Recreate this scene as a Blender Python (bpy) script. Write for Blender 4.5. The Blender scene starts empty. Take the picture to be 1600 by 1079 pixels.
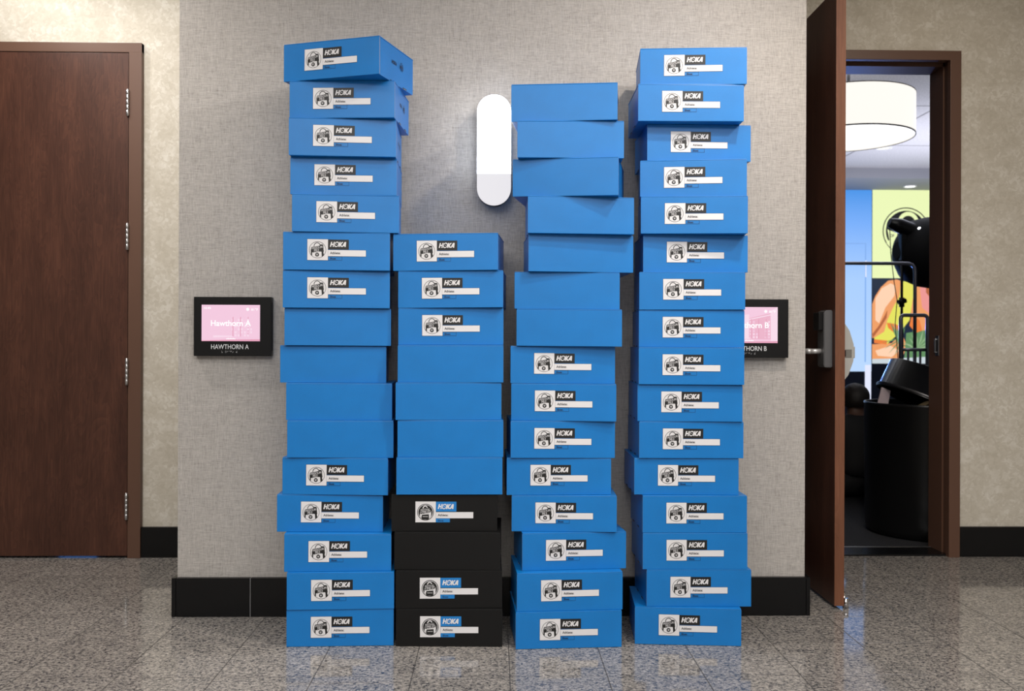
import bpy, bmesh, math, random
from mathutils import Vector, Matrix, Euler

C = bpy.context.scene.collection
R = math.radians
scene = bpy.context.scene

# ------------------------------------------------------------------ camera
cam_data = bpy.data.cameras.new('camera')
cam = bpy.data.objects.new('camera', cam_data)
C.objects.link(cam)
cam_data.sensor_width = 36.0
cam_data.lens = 1415.2 / 1600 * 36.0
cam_data.shift_y = -3.3 / 1600
cam.matrix_world = (Matrix.Translation((0, 0, 1.0394)) @ Matrix.Rotation(-0.0188, 4, 'Z')
                    @ Matrix.Rotation(math.pi / 2, 4, 'X') @ Matrix.Rotation(0.0035, 4, 'Z'))
cam_data.clip_start = 0.05
cam_data.dof.use_dof = True
cam_data.dof.focus_distance = 3.2
cam_data.dof.aperture_fstop = 4.5
scene.camera = cam

# ------------------------------------------------------------------ world and exposure
world = bpy.data.worlds.new('world')
scene.world = world
world.use_nodes = True
world.node_tree.nodes['Background'].inputs[0].default_value = (0.5, 0.5, 0.52, 1)
world.node_tree.nodes['Background'].inputs[1].default_value = 0.0
scene.view_settings.view_transform = 'Standard'
scene.view_settings.look = 'None'
scene.view_settings.gamma = 1.0
scene.view_settings.use_curve_mapping = False
scene.view_settings.exposure = 0.0

# ------------------------------------------------------------------ lights
def area(name, loc, rot, sx, sy, power, col=(1, 1, 1), spread=180):
    l = bpy.data.lights.new(name, 'AREA')
    l.shape = 'RECTANGLE'; l.size = sx; l.size_y = sy; l.energy = power; l.color = col
    l.spread = R(spread)
    o = bpy.data.objects.new(name, l); C.objects.link(o)
    o.location = loc; o.rotation_euler = rot
    return o

def spot(name, loc, target, power, angle, blend=0.6, radius=0.05, col=(1, 1, 1)):
    l = bpy.data.lights.new(name, 'SPOT')
    l.energy = power; l.spot_size = R(angle); l.spot_blend = blend; l.shadow_soft_size = radius; l.color = col
    o = bpy.data.objects.new(name, l); C.objects.link(o)
    o.location = loc
    o.rotation_euler = (Vector(target) - Vector(loc)).to_track_quat('-Z', 'Y').to_euler()
    return o

WARM = (1.0, 0.93, 0.86)
area('corridor_troffer_light', (0.2, -1.3, 2.93), (0, 0, 0), 4.6, 2.6, 225, (1.0, 0.985, 0.97))
area('corridor_near_light', (0.2, 1.3, 2.93), (0, 0, 0), 4.6, 0.8, 46, (1.0, 0.965, 0.935))
spot('corridor_downlight', (-1.95, 2.95, 2.92), (-1.7, 3.6, 0.0), 84, 135, 0.8, 0.05, (1.0, 0.95, 0.9))
spot('corridor_downlight', (1.05, 2.25, 2.92), (0.9, 3.1, 0.0), 92, 135, 0.8, 0.06, (1.0, 0.9, 0.8))
spot('wall_washer_light', (-2.25, 3.85, 2.9), (-2.25, 4.42, 2.3), 24, 120, 0.9, 0.05, (1.0, 0.96, 0.92))
spot('wall_washer_light', (-1.7, 3.8, 2.92), (-1.6, 4.42, 1.0), 30, 150, 0.9, 0.05, (1.0, 0.96, 0.92))  # added fill to lift the brightness of the left recess wall
spot('corridor_downlight', (1.9, 1.7, 2.92), (-0.4, 3.2, 1.7), 85, 75, 0.7, 0.05, (1.0, 0.95, 0.92))
spot('wall_washer_light', (1.95, 3.0, 2.9), (2.15, 4.42, 1.4), 24, 120, 0.9, 0.05, (1.0, 0.88, 0.74))
area('ballroom_light', (3.6, 9.0, 3.25), (0, 0, 0), 2.0, 2.0, 20, (0.86, 0.9, 1.0))
area('ballroom_ceiling_fill', (5.0, 9.6, 1.6), (math.pi, 0, 0), 2.4, 2.0, 90, (0.84, 0.87, 1.0))  # added upward fill that brightens the ballroom ceiling, no fixture behind it
spot('ballroom_blue_fill', (3.6, 9.5, 1.2), (1.9, 4.55, 2.4), 60, 40, 0.6, 0.05, (0.15, 0.3, 1.0))  # added blue fill to tint the open doorway's head, not a real fixture

# ------------------------------------------------------------------ materials
def srgb(r, g, b):
    f = lambda c: (c / 255 / 12.92) if c / 255 <= 0.04045 else ((c / 255 + 0.055) / 1.055) ** 2.4
    return (f(r), f(g), f(b), 1.0)

def mat(name, col, rough=0.5, metal=0.0, spec=0.5, emit=None, strength=0.0, coat=0.0):
    m = bpy.data.materials.new(name); m.use_nodes = True
    p = m.node_tree.nodes['Principled BSDF']
    p.inputs['Base Color'].default_value = col if len(col) == 4 else (*col, 1)
    p.inputs['Roughness'].default_value = rough
    p.inputs['Metallic'].default_value = metal
    p.inputs['Specular IOR Level'].default_value = spec
    p.inputs['Coat Weight'].default_value = coat
    if emit is not None:
        p.inputs['Emission Color'].default_value = emit if len(emit) == 4 else (*emit, 1)
        p.inputs['Emission Strength'].default_value = strength
    return m

class NT:
    def __init__(self, m):
        self.t = m.node_tree; self.p = self.t.nodes['Principled BSDF']
    def n(self, kind, **kw):
        nd = self.t.nodes.new(kind)
        for k, v in kw.items():
            if hasattr(nd, k): setattr(nd, k, v)
            else: nd.inputs[k.replace('_', ' ').title() if k.replace('_', ' ').title() in nd.inputs else k].default_value = v
        return nd
    def l(self, a, b): self.t.links.new(a, b)
    def coords(self, scale=(1, 1, 1), loc=(0, 0, 0), rot=(0, 0, 0), kind='Object'):
        tc = self.t.nodes.new('ShaderNodeTexCoord'); mp = self.t.nodes.new('ShaderNodeMapping')
        mp.inputs['Scale'].default_value = scale; mp.inputs['Location'].default_value = loc
        mp.inputs['Rotation'].default_value = rot
        self.l(tc.outputs[kind], mp.inputs['Vector']); return mp.outputs['Vector']
    def noise(self, vec, scale=5, detail=3, rough=0.5, dist=0):
        nd = self.t.nodes.new('ShaderNodeTexNoise')
        nd.inputs['Scale'].default_value = scale; nd.inputs['Detail'].default_value = detail
        nd.inputs['Roughness'].default_value = rough; nd.inputs['Distortion'].default_value = dist
        self.l(vec, nd.inputs['Vector']); return nd.outputs['Fac']
    def ramp(self, fac, stops, interp='LINEAR'):
        nd = self.t.nodes.new('ShaderNodeValToRGB'); cr = nd.color_ramp; cr.interpolation = interp
        while len(cr.elements) < len(stops): cr.elements.new(0.5)
        for e, (p, c) in zip(cr.elements, stops): e.position = p; e.color = c
        self.l(fac, nd.inputs['Fac']); return nd.outputs['Color']
    def math(self, op, a, b=0.0, c=None):
        nd = self.t.nodes.new('ShaderNodeMath'); nd.operation = op
        for i, v in enumerate((a, b) if c is None else (a, b, c)):
            if isinstance(v, (int, float)): nd.inputs[i].default_value = v
            else: self.l(v, nd.inputs[i])
        return nd.outputs[0]
    def mix(self, fac, a, b, blend='MIX'):
        nd = self.t.nodes.new('ShaderNodeMix'); nd.data_type = 'RGBA'; nd.blend_type = blend
        for i, v in ((0, fac), (6, a), (7, b)):
            if isinstance(v, (int, float)): nd.inputs[i].default_value = v
            elif isinstance(v, tuple): nd.inputs[i].default_value = v
            else: self.l(v, nd.inputs[i])
        return nd.outputs[2]
    def base(self, c): self.l(c, self.p.inputs['Base Color'])
    def bump(self, h, strength=0.3, dist=0.001):
        nd = self.t.nodes.new('ShaderNodeBump'); nd.inputs['Strength'].default_value = strength
        nd.inputs['Distance'].default_value = dist
        self.l(h, nd.inputs['Height']); self.l(nd.outputs[0], self.p.inputs['Normal'])

def g(v, a=1.0): return (v, v, v, 1)

def make_board(name, col, rough, spec):
    m = mat(name, col, rough, spec=spec); t = NT(m)
    v = t.coords((1, 1, 1)); n = t.noise(v, 9, 3); n2 = t.noise(v, 420, 2)
    k = t.ramp(n, [(0.3, g(0.93)), (0.7, g(1.05))])
    c = t.mix(1.0, col, k, 'MULTIPLY')
    c = t.mix(1.0, c, t.ramp(n2, [(0.3, g(0.93)), (0.7, g(1.06))]), 'MULTIPLY')
    t.base(c); t.bump(t.math('ADD', n, t.math('MULTIPLY', n2, 0.05)), 0.25, 0.002)
    return m

BLUE = make_board('blue_cardboard', (0.004, 0.180, 0.53, 1), 0.37, 0.45)
BLACK = make_board('black_cardboard', (0.006, 0.0058, 0.0058, 1), 0.55, 0.22)
RAW = mat('cut_cardboard_edge', srgb(150, 140, 138), 0.8)
RAWDARK = mat('grey_cut_cardboard_edge', srgb(70, 66, 66), 0.8)
SLOT = mat('dark_slot', (0.004, 0.004, 0.006, 1), 0.9)
PAPER = mat('white_label_paper', (0.74, 0.73, 0.74, 1), 0.45)
INK = mat('black_label_ink', (0.009, 0.0086, 0.0086, 1), 0.42, spec=0.5)
INKBLUE = mat('blue_label_ink', (0.008, 0.195, 0.55, 1), 0.45)
NAVYINK = mat('dark_blue_print', (0.004, 0.012, 0.045, 1), 0.5)

def fabric_mat():
    m = mat('woven_wallcovering', (0.4, 0.37, 0.34, 1), 0.85, spec=0.2); t = NT(m)
    vh = t.noise(t.coords((45, 1, 560)), 1, 2, 0.6)
    vv = t.noise(t.coords((560, 1, 45)), 1, 2, 0.6)
    vh2 = t.noise(t.coords((16, 1, 230)), 1, 2, 0.6)
    vv2 = t.noise(t.coords((230, 1, 16)), 1, 2, 0.6)
    s = t.math('ADD', t.math('ADD', vh, vv), t.math('MULTIPLY', t.math('ADD', vh2, vv2), 0.35))
    s = t.math('MULTIPLY', s, 1 / 2.7)
    c = t.ramp(s, [(0.35, (0.29, 0.266, 0.243, 1)), (0.45, (0.415, 0.386, 0.357, 1)), (0.54, (0.485, 0.455, 0.42, 1)), (0.67, (0.60, 0.567, 0.525, 1))])
    t.base(c); t.bump(s, 0.5, 0.002)
    return m
FABRIC = fabric_mat()

def wallpaper_mat():
    m = mat('mottled_cream_wallpaper', (0.5, 0.46, 0.38, 1), 0.7, spec=0.3); t = NT(m)
    v = t.coords((1, 1, 1))
    vo = t.t.nodes.new('ShaderNodeTexVoronoi'); vo.inputs['Scale'].default_value = 70
    nz = t.t.nodes.new('ShaderNodeTexNoise'); nz.inputs['Scale'].default_value = 30; nz.inputs['Detail'].default_value = 3
    t.l(v, nz.inputs['Vector'])
    mx = t.mix(0.06, v, nz.outputs['Color'], 'ADD'); t.l(mx, vo.inputs['Vector'])
    vc = t.t.nodes.new('ShaderNodeSeparateColor'); t.l(vo.outputs['Color'], vc.inputs[0])
    n = t.noise(v, 9, 4, 0.6)
    f = t.math('ADD', t.math('MULTIPLY', vc.outputs[0], 0.25), t.math('MULTIPLY', n, 0.75))
    c = t.ramp(f, [(0.30, (0.53, 0.485, 0.40, 1)), (0.52, (0.595, 0.55, 0.465, 1)), (0.75, (0.72, 0.685, 0.61, 1))])
    t.base(c); t.bump(f, 0.15, 0.001)
    return m
PAPERED = wallpaper_mat()

def granite_mat():
    m = mat('polished_granite', (0.3, 0.3, 0.3, 1), 0.09, spec=0.5); t = NT(m)
    v = t.coords((1, 1, 1))
    a = t.noise(t.coords((1, 1.25, 1)), 72, 6, 0.74, 0.5)
    b = t.noise(v, 150, 4, 0.65)
    d = t.noise(v, 14, 3, 0.5)
    f = t.math('ADD', t.math('MULTIPLY', a, 0.62), t.math('ADD', t.math('MULTIPLY', b, 0.3), t.math('MULTIPLY', d, 0.08)))
    c = t.ramp(f, [(0.385, (0.012, 0.013, 0.018, 1)), (0.44, (0.07, 0.071, 0.08, 1)), (0.485, (0.205, 0.19, 0.173, 1)), (0.55, (0.365, 0.333, 0.30, 1)), (0.64, (0.52, 0.48, 0.43, 1))])
    # tile joints, 305 mm grid
    sep = t.t.nodes.new('ShaderNodeSeparateXYZ'); t.l(v, sep.inputs[0])
    def joint(o, off):
        q = t.math('FRACT', t.math('DIVIDE', t.math('ADD', o, 100 * 0.305 - off), 0.305))
        q = t.math('ABSOLUTE', t.math('SUBTRACT', q, 0.5))
        return t.math('GREATER_THAN', q, 0.5 - 0.0019 / 0.305)
    jx = joint(sep.outputs[0], 0.05); jy = joint(sep.outputs[1], 2.83)
    j = t.math('MAXIMUM', jx, t.math('MULTIPLY', jy, 0.45))
    c = t.mix(t.math('MULTIPLY', j, 0.78), c, (0.03, 0.027, 0.024, 1))
    # slight tone shift per tile
    wn = t.t.nodes.new('ShaderNodeTexWhiteNoise'); wn.noise_dimensions = '2D'
    cb = t.t.nodes.new('ShaderNodeCombineXYZ')
    t.l(t.math('FLOOR', t.math('DIVIDE', t.math('ADD', sep.outputs[0], 30.5 - 0.05), 0.305)), cb.inputs[0])
    t.l(t.math('FLOOR', t.math('DIVIDE', t.math('ADD', sep.outputs[1], 30.5 - 2.83), 0.305)), cb.inputs[1])
    t.l(cb.outputs[0], wn.inputs[0])
    c = t.mix(1.0, c, t.ramp(wn.outputs['Value'], [(0, g(0.94)), (1, g(1.04))]), 'MULTIPLY')
    t.base(c)
    t.l(t.math('ADD', t.math('MULTIPLY', j, 0.5), 0.07), t.p.inputs['Roughness'])
    return m
GRANITE = granite_mat()

def wood_mat(name, dark, mid, light, rough=0.35, sx=1.0):
    m = mat(name, mid, rough, spec=0.4); t = NT(m)
    v = t.coords((1, 1, 1))
    sep = t.t.nodes.new('ShaderNodeSeparateXYZ'); t.l(v, sep.inputs[0])
    # veneer leaves about 0.25 m wide
    u = t.math('ADD', sep.outputs[0], sep.outputs[1])
    leaf = t.math('FLOOR', t.math('DIVIDE', u, 0.235))
    cb = t.t.nodes.new('ShaderNodeCombineXYZ')
    t.l(t.math('ADD', t.math('MULTIPLY', u, 9), t.math('MULTIPLY', leaf, 3.7)), cb.inputs[0])
    t.l(t.math('MULTIPLY', sep.outputs[2], 1.5), cb.inputs[2])
    big = t.noise(cb.outputs[0], 1.0, 3, 0.5, 1.5)
    bands = t.math('FRACT', t.math('MULTIPLY', big, 14))
    fine = t.noise(t.coords((260, 260, 6)), 1, 3, 0.6)
    mid_n = t.noise(t.coords((9, 9, 2.2)), 1, 3, 0.6)
    f = t.math('ADD', t.math('MULTIPLY', bands, 0.10), t.math('ADD', t.math('MULTIPLY', fine, 0.42), t.math('MULTIPLY', mid_n, 0.48)))
    wn = t.t.nodes.new('ShaderNodeTexWhiteNoise'); wn.noise_dimensions = '1D'; t.l(leaf, wn.inputs['W'])
    f = t.math('ADD', f, t.math('MULTIPLY', t.math('SUBTRACT', wn.outputs['Value'], 0.5), 0.10))
    c = t.ramp(f, [(0.28, dark), (0.5, mid), (0.74, light)])
    t.base(c); t.bump(fine, 0.1, 0.0005)
    return m
DOORWOOD = wood_mat('cherry_door_veneer', (0.034, 0.0115, 0.0065, 1), (0.067, 0.025, 0.015, 1), (0.125, 0.048, 0.028, 1), 0.42)
EDGEWOOD = wood_mat('cherry_door_edge', (0.12, 0.044, 0.021, 1), (0.175, 0.068, 0.034, 1), (0.24, 0.098, 0.052, 1), 0.5)
FRAMEPAINT = mat('brown_frame_paint', (0.118, 0.058, 0.036, 1), 0.45)
BLACKSTONE = mat('black_granite_base', (0.006, 0.006, 0.0065, 1), 0.25, spec=0.3)
GROUT = mat('grey_grout', (0.3, 0.3, 0.3, 1), 0.9)
CEIL = mat('white_ceiling_paint', (0.75, 0.74, 0.72, 1), 0.9)
BACKWALL = mat('taupe_corridor_paint', (0.36, 0.33, 0.29, 1), 0.8)
STEEL = mat('satin_steel', (0.55, 0.55, 0.56, 1), 0.3, metal=1.0)
CHROME = mat('polished_chrome', (0.75, 0.75, 0.78, 1), 0.12, metal=1.0)
RACKSTEEL = mat('grey_tube_steel', (0.32, 0.32, 0.37, 1), 0.3, metal=1.0)
GUNMETAL = mat('dark_satin_metal', (0.10, 0.10, 0.105, 1), 0.35, metal=0.8)
BLACKPLASTIC = mat('black_plastic', (0.0062, 0.0062, 0.0064, 1), 0.4, spec=0.25)
GLOSSBLACK = mat('glossy_black_plastic', (0.006, 0.006, 0.0062, 1), 0.28, spec=0.35)
WHITETEXT = mat('white_raised_lettering', (0.8, 0.8, 0.8, 1), 0.5)
PANICGREY = mat('silver_paint', (0.5, 0.49, 0.46, 1), 0.4, metal=0.4)
CARPET = mat('charcoal_carpet', (0.02, 0.02, 0.022, 1), 0.95, spec=0.1)
_t = NT(CARPET); _n = _t.noise(_t.coords(), 160, 4, 0.7)
_t.base(_t.ramp(_n, [(0.35, (0.012, 0.012, 0.014, 1)), (0.65, (0.05, 0.05, 0.054, 1))])); _t.bump(_n, 0.6, 0.004)

def ceiling_panel_mat():
    m = mat('ballroom_ceiling_panels', (0.55, 0.53, 0.56, 1), 0.85); t = NT(m)
    v = t.coords(); sep = t.t.nodes.new('ShaderNodeSeparateXYZ'); t.l(v, sep.inputs[0])
    def joint(o, w):
        q = t.math('ABSOLUTE', t.math('SUBTRACT', t.math('FRACT', t.math('DIVIDE', o, w)), 0.5))
        return t.math('GREATER_THAN', q, 0.492)
    j = t.math('MAXIMUM', joint(sep.outputs[0], 1.4), joint(sep.outputs[1], 1.7))
    n = t.noise(v, 60, 3)
    c = t.ramp(n, [(0.3, (0.45, 0.43, 0.45, 1)), (0.7, (0.6, 0.58, 0.6, 1))])
    t.base(t.mix(j, c, (0.2, 0.19, 0.2, 1)))
    return m
CEILPANEL = ceiling_panel_mat()
def glow(name, col, s=1.0):
    m = mat(name, (0.01, 0.01, 0.01, 1), 0.5, emit=col, strength=s); return m

# ------------------------------------------------------------------ mesh helpers
def new_bm(): return bmesh.new()

def obj(name, bm, mats, parent=None, smooth=False, loc=None, rot=None):
    me = bpy.data.meshes.new(name)
    bmesh.ops.recalc_face_normals(bm, faces=bm.faces) if getattr(bm, '_keep', None) is None and len(bm.faces) and not FLAT[0] else None
    bm.to_mesh(me); bm.free()
    if not isinstance(mats, (list, tuple)): mats = [mats]
    for m in mats: me.materials.append(m)
    if smooth:
        for p in me.polygons: p.use_smooth = True
    o = bpy.data.objects.new(name, me); C.objects.link(o)
    if parent is not None: o.parent = parent
    if loc is not None: o.location = loc
    if rot is not None: o.rotation_euler = rot
    return o
FLAT = [False]

def box(bm, x0, x1, y0, y1, z0, z1, mi=0, bev=0.0, seg=2):
    r = bmesh.ops.create_cube(bm, size=1.0)
    vs = r['verts']
    for v in vs:
        v.co = Vector(((x0 + x1) / 2 + v.co.x * (x1 - x0), (y0 + y1) / 2 + v.co.y * (y1 - y0), (z0 + z1) / 2 + v.co.z * (z1 - z0)))
    fs = list({f for v in vs for f in v.link_faces})
    for f in fs: f.material_index = mi
    if bev > 0:
        es = list({e for v in vs for e in v.link_edges})
        rr = bmesh.ops.bevel(bm, geom=es, offset=bev, segments=seg, affect='EDGES', profile=0.7, clamp_overlap=True)
        for f in rr['faces']: f.material_index = mi
    return vs

def hexa(bm, corners, mi=0, bev=0.0):
    """corners: 8 points, bottom loop then top loop"""
    vs = [bm.verts.new(c) for c in corners]
    fs = [bm.faces.new([vs[i] for i in q]) for q in ((3, 2, 1, 0), (4, 5, 6, 7), (0, 1, 5, 4), (1, 2, 6, 5), (2, 3, 7, 6), (3, 0, 4, 7))]
    for f in fs: f.material_index = mi
    if bev > 0:
        es = list({e for f in fs for e in f.edges})
        bmesh.ops.bevel(bm, geom=es, offset=bev, segments=2, affect='EDGES', profile=0.6, clamp_overlap=True)
    return fs

LAYER = [0]
def poly(bm, pts, z=0.0, mi=0, y=None):
    """flat polygon in the local XZ plane facing -Y at depth -z"""
    LAYER[0] = (LAYER[0] + 1) % 45
    z = z + LAYER[0] * 8e-6                    # printed shapes never share a plane
    vs = [bm.verts.new((p[0], -z, p[1])) for p in pts]
    f = bm.faces.new(vs); f.material_index = mi
    f.normal_update()
    if f.normal.y > 0: f.normal_flip()
    return f

def disc(bm, cx, cz, r, z=0, mi=0, n=40, rx=None):
    rx = rx or r
    return poly(bm, [(cx + rx * math.cos(2 * math.pi * i / n), cz + r * math.sin(2 * math.pi * i / n)) for i in range(n)], z, mi)

def ring(bm, cx, cz, r0, r1, z=0, mi=0, n=40, a0=0, a1=360, sx=1.0):
    A = [R(a0 + (a1 - a0) * i / n) for i in range(n + 1)]
    for a, b in zip(A, A[1:]):
        poly(bm, [(cx + sx * r0 * math.cos(a), cz + r0 * math.sin(a)), (cx + sx * r1 * math.cos(a), cz + r1 * math.sin(a)),
                  (cx + sx * r1 * math.cos(b), cz + r1 * math.sin(b)), (cx + sx * r0 * math.cos(b), cz + r0 * math.sin(b))], z, mi)

def rect(bm, x0, x1, z0, z1, z=0, mi=0):
    return poly(bm, [(x0, z0), (x1, z0), (x1, z1), (x0, z1)], z, mi)

def outline(bm, x0, x1, z0, z1, w, z=0, mi=0):
    rect(bm, x0, x1, z0, z0 + w, z, mi); rect(bm, x0, x1, z1 - w, z1, z, mi)
    rect(bm, x0, x0 + w, z0, z1, z, mi); rect(bm, x1 - w, x1, z0, z1, z, mi)

_dg_text = {}
def text_mesh(s, bold=0.0):
    key = (s, bold)
    if key in _dg_text: return _dg_text[key]
    cu = bpy.data.curves.new('lettering', 'FONT'); cu.body = s; cu.size = 1.0; cu.offset = bold
    cu.align_x = 'LEFT'; cu.resolution_u = 3; cu.fill_mode = 'FRONT'
    o = bpy.data.objects.new('lettering', cu); C.objects.link(o)
    dg = bpy.context.evaluated_depsgraph_get(); dg.update()
    me = bpy.data.meshes.new_from_object(o.evaluated_get(dg))
    bpy.data.objects.remove(o)
    vs = [v.co.copy() for v in me.vertices]; ps = [tuple(p.vertices) for p in me.polygons]
    bpy.data.meshes.remove(me); bpy.data.curves.remove(cu)
    _dg_text[key] = (vs, ps); return vs, ps

def text(bm, s, x0, x1, z0, z1, z=0.0, mi=0, bold=0.0, shear=0.0, rot=0.0, thick=0.0):
    """fit the string into the rectangle x0..x1, z0..z1 of the local XZ plane"""
    vs, ps = text_mesh(s, bold)
    ax = [v.x + shear * v.y for v in vs]; ay = [v.y for v in vs]
    mx, Mx, my, My = min(ax), max(ax), min(ay), max(ay)
    cx, cz = (x0 + x1) / 2, (z0 + z1) / 2
    out = []
    for a, b in zip(ax, ay):
        u = (a - mx) / (Mx - mx) * (x1 - x0) + x0 - cx; w = (b - my) / (My - my) * (z1 - z0) + z0 - cz
        c, sn = math.cos(rot), math.sin(rot)
        out.append(bm.verts.new((cx + u * c - w * sn, -z, cz + u * sn + w * c)))
    newf = []
    for p in ps:
        try:
            f = bm.faces.new([out[i] for i in p])
        except ValueError: continue
        f.material_index = mi; f.normal_update()
        if f.normal.y > 0: f.normal_flip()
        newf.append(f)
    if thick:
        r = bmesh.ops.extrude_face_region(bm, geom=newf)
        for v in [e for e in r['geom'] if isinstance(e, bmesh.types.BMVert)]: v.co.y -= thick

def tube(bm, pts, r, n=12, mi=0, cap=True):
    pts = [Vector(p) for p in pts]
    rs = r if isinstance(r, (list, tuple)) else [r] * len(pts)
    rings = []
    prev_n = None
    for i, p in enumerate(pts):
        d = (pts[min(i + 1, len(pts) - 1)] - pts[max(i - 1, 0)]).normalized()
        if prev_n is None:
            a = Vector((0, 0, 1)) if abs(d.z) < 0.9 else Vector((1, 0, 0))
            nn = d.cross(a).normalized()
        else:
            nn = (prev_n - d * prev_n.dot(d)).normalized()
        prev_n = nn; b = d.cross(nn)
        rings.append([bm.verts.new(p + (nn * math.cos(2 * math.pi * k / n) + b * math.sin(2 * math.pi * k / n)) * rs[i]) for k in range(n)])
    for a, b in zip(rings, rings[1:]):
        for k in range(n):
            f = bm.faces.new((a[k], a[(k + 1) % n], b[(k + 1) % n], b[k])); f.material_index = mi; f.smooth = True
    if cap:
        for rg in (rings[0], rings[-1]):
            f = bm.faces.new(rg); f.material_index = mi

def lathe(bm, prof, cx=0, cy=0, n=48, mi=0, cap=True, smooth=True):
    rings = []
    for r, z in prof:
        rings.append([bm.verts.new((cx + r * math.cos(2 * math.pi * k / n), cy + r * math.sin(2 * math.pi * k / n), z)) for k in range(n)])
    for a, b in zip(rings, rings[1:]):
        for k in range(n):
            f = bm.faces.new((a[k], a[(k + 1) % n], b[(k + 1) % n], b[k])); f.material_index = mi; f.smooth = smooth
    if cap:
        for rg in (rings[0], rings[-1]):
            f = bm.faces.new(rg); f.material_index = mi

def prism(bm, pts, y0, y1, mi=0, bev=0.0):
    """outline in XZ extruded from y0 to y1"""
    a = [bm.verts.new((p[0], y0, p[1])) for p in pts]; b = [bm.verts.new((p[0], y1, p[1])) for p in pts]
    fs = [bm.faces.new(a), bm.faces.new(b)]
    n = len(pts)
    for i in range(n): fs.append(bm.faces.new((a[i], a[(i + 1) % n], b[(i + 1) % n], b[i])))
    for f in fs: f.material_index = mi
    if bev:
        es = list(fs[0].edges)
        bmesh.ops.bevel(bm, geom=es, offset=bev, segments=4, affect='EDGES', profile=0.5, clamp_overlap=True)
    return fs

def empty(name, loc=(0, 0, 0), rz=0.0):
    o = bpy.data.objects.new(name, None); C.objects.link(o)
    o.location = loc; o.rotation_euler = (0, 0, rz); o.empty_display_size = 0.1
    return o

def tag(o, label=None, cat=None, group=None, kind=None):
    if label: o['label'] = label
    if cat: o['category'] = cat
    if group: o['group'] = group
    if kind: o['kind'] = kind
    return o

def struct(name, bm, mats, parent=None):
    o = obj(name, bm, mats, parent)
    if parent is None: o['kind'] = 'structure'
    return o

# ------------------------------------------------------------------ the setting
YR, YC = 4.42, 3.469            # recessed wall face, projecting wall face
XL, XR = -1.204, 1.196          # projecting wall edges
CEILZ = 2.95

bm = new_bm(); box(bm, -4.2, 4.2, -3.2, YR + 0.10, -0.1, 0.0); struct('floor', bm, GRANITE)
bm = new_bm(); box(bm, -4.2, 4.2, -3.2, YR, CEILZ, CEILZ + 0.1); struct('ceiling', bm, CEIL)
bm = new_bm(); box(bm, XL, XR, YC, YR - 0.001, 0.001, CEILZ - 0.001); struct('wall_center', bm, FABRIC)
# recessed wall with the two door openings
D1X0, D1X1 = -2.686, -1.764      # left door opening
D2X0, D2X1 = 1.330, 2.232        # right door opening
DH = 2.45
bm = new_bm()
for a, b, z0, z1 in ((-8.2, D1X0 - 0.03, 0, 3.4), (D1X0 - 0.03, D1X1 + 0.03, DH + 0.02, 3.4), (D1X1 + 0.03, D2X0 - 0.03, 0, 3.4),
                     (D2X0 - 0.03, D2X1 + 0.03, DH + 0.02, 3.4), (D2X1 + 0.03, 8.2, 0, 3.4)):
    box(bm, a, b, YR, YR + 0.17, z0, z1)
struct('wall_back', bm, PAPERED)
bm = new_bm(); box(bm, -4.3, -4.2, -3.2, YR, 0, CEILZ); struct('wall_left', bm, BACKWALL)
bm = new_bm(); box(bm, 4.2, 4.3, -3.2, YR, 0, CEILZ); struct('wall_right', bm, BACKWALL)
bm = new_bm(); box(bm, -4.2, 4.2, -3.3, -3.2, 0, CEILZ); struct('wall_front', bm, BACKWALL)

# ballroom shell
bm = new_bm(); box(bm, -8.2, 8.2, YR + 0.10, 12.8, -0.1, 0.0); struct('floor_ballroom', bm, CARPET)
bm = new_bm(); box(bm, -8.2, 8.2, YR + 0.17, 12.8, 3.3, 3.4); struct('ceiling_ballroom', bm, CEILPANEL)
DARKWALL = mat('dark_grey_ballroom_paint', (0.05, 0.05, 0.06, 1), 0.8)
SOFFIT = mat('grey_soffit_paint', (0.33, 0.33, 0.36, 1), 0.8)
bm = new_bm(); box(bm, -8.2, 8.2, 12.7, 12.8, 0, 3.3); struct('wall_ballroom_back', bm, DARKWALL)
bm = new_bm(); box(bm, -8.3, -8.2, YR + 0.17, 12.8, 0, 3.4); struct('wall_ballroom_left', bm, DARKWALL)
bm = new_bm(); box(bm, 8.2, 8.3, YR + 0.17, 12.8, 0, 3.4); struct('wall_ballroom_right', bm, DARKWALL)
bm = new_bm(); box(bm, -8.2, 8.2, 11.5, 12.7, 3.17, 3.3, 0); struct('trim_4', bm, SOFFIT)

# baseboards of black stone tiles with pale joints
def baseboard(name, segs, y_face, thick, ret=None):
    bm = new_bm()
    for a, b in segs: box(bm, a + 0.0012, b - 0.0012, y_face - thick, y_face - 0.0005, 0.001, 0.147, 0, 0.0012)
    x0, x1 = segs[0][0], segs[-1][1]
    box(bm, x0 + 0.001, x1 - 0.001, y_face - thick + 0.002, y_face - 0.0005, 0.001, 0.1455, 1)
    if ret:
        for a, b in ret: box(bm, a, b, y_face - thick + 0.001, YR - 0.001, 0.001, 0.147, 0, 0.001)
    return struct(name, bm, [BLACKSTONE, GROUT])
segs = [(-1.204, -0.924), (-0.924, -0.619), (-0.619, -0.314), (-0.314, -0.009), (-0.009, 0.296), (0.296, 0.601), (0.601, 0.906), (0.906, 1.196)]
baseboard('baseboard_center', segs, YC, 0.02, ret=[(-1.2205, -1.2055), (1.1975, 1.2115)])
baseboard('baseboard_left', [(-1.706, -1.40), (-1.40, -1.2215)], YR, 0.02)
baseboard('baseboard_right', [(2.282, 2.62), (2.62, 2.925), (2.925, 3.23), (3.23, 4.2)], YR, 0.02)
bm = new_bm(); box(bm, 1.2125, 1.272, YR - 0.02, YR - 0.0005, 0.001, 0.147); struct('baseboard_hinge_side', bm, BLACKSTONE)

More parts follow.
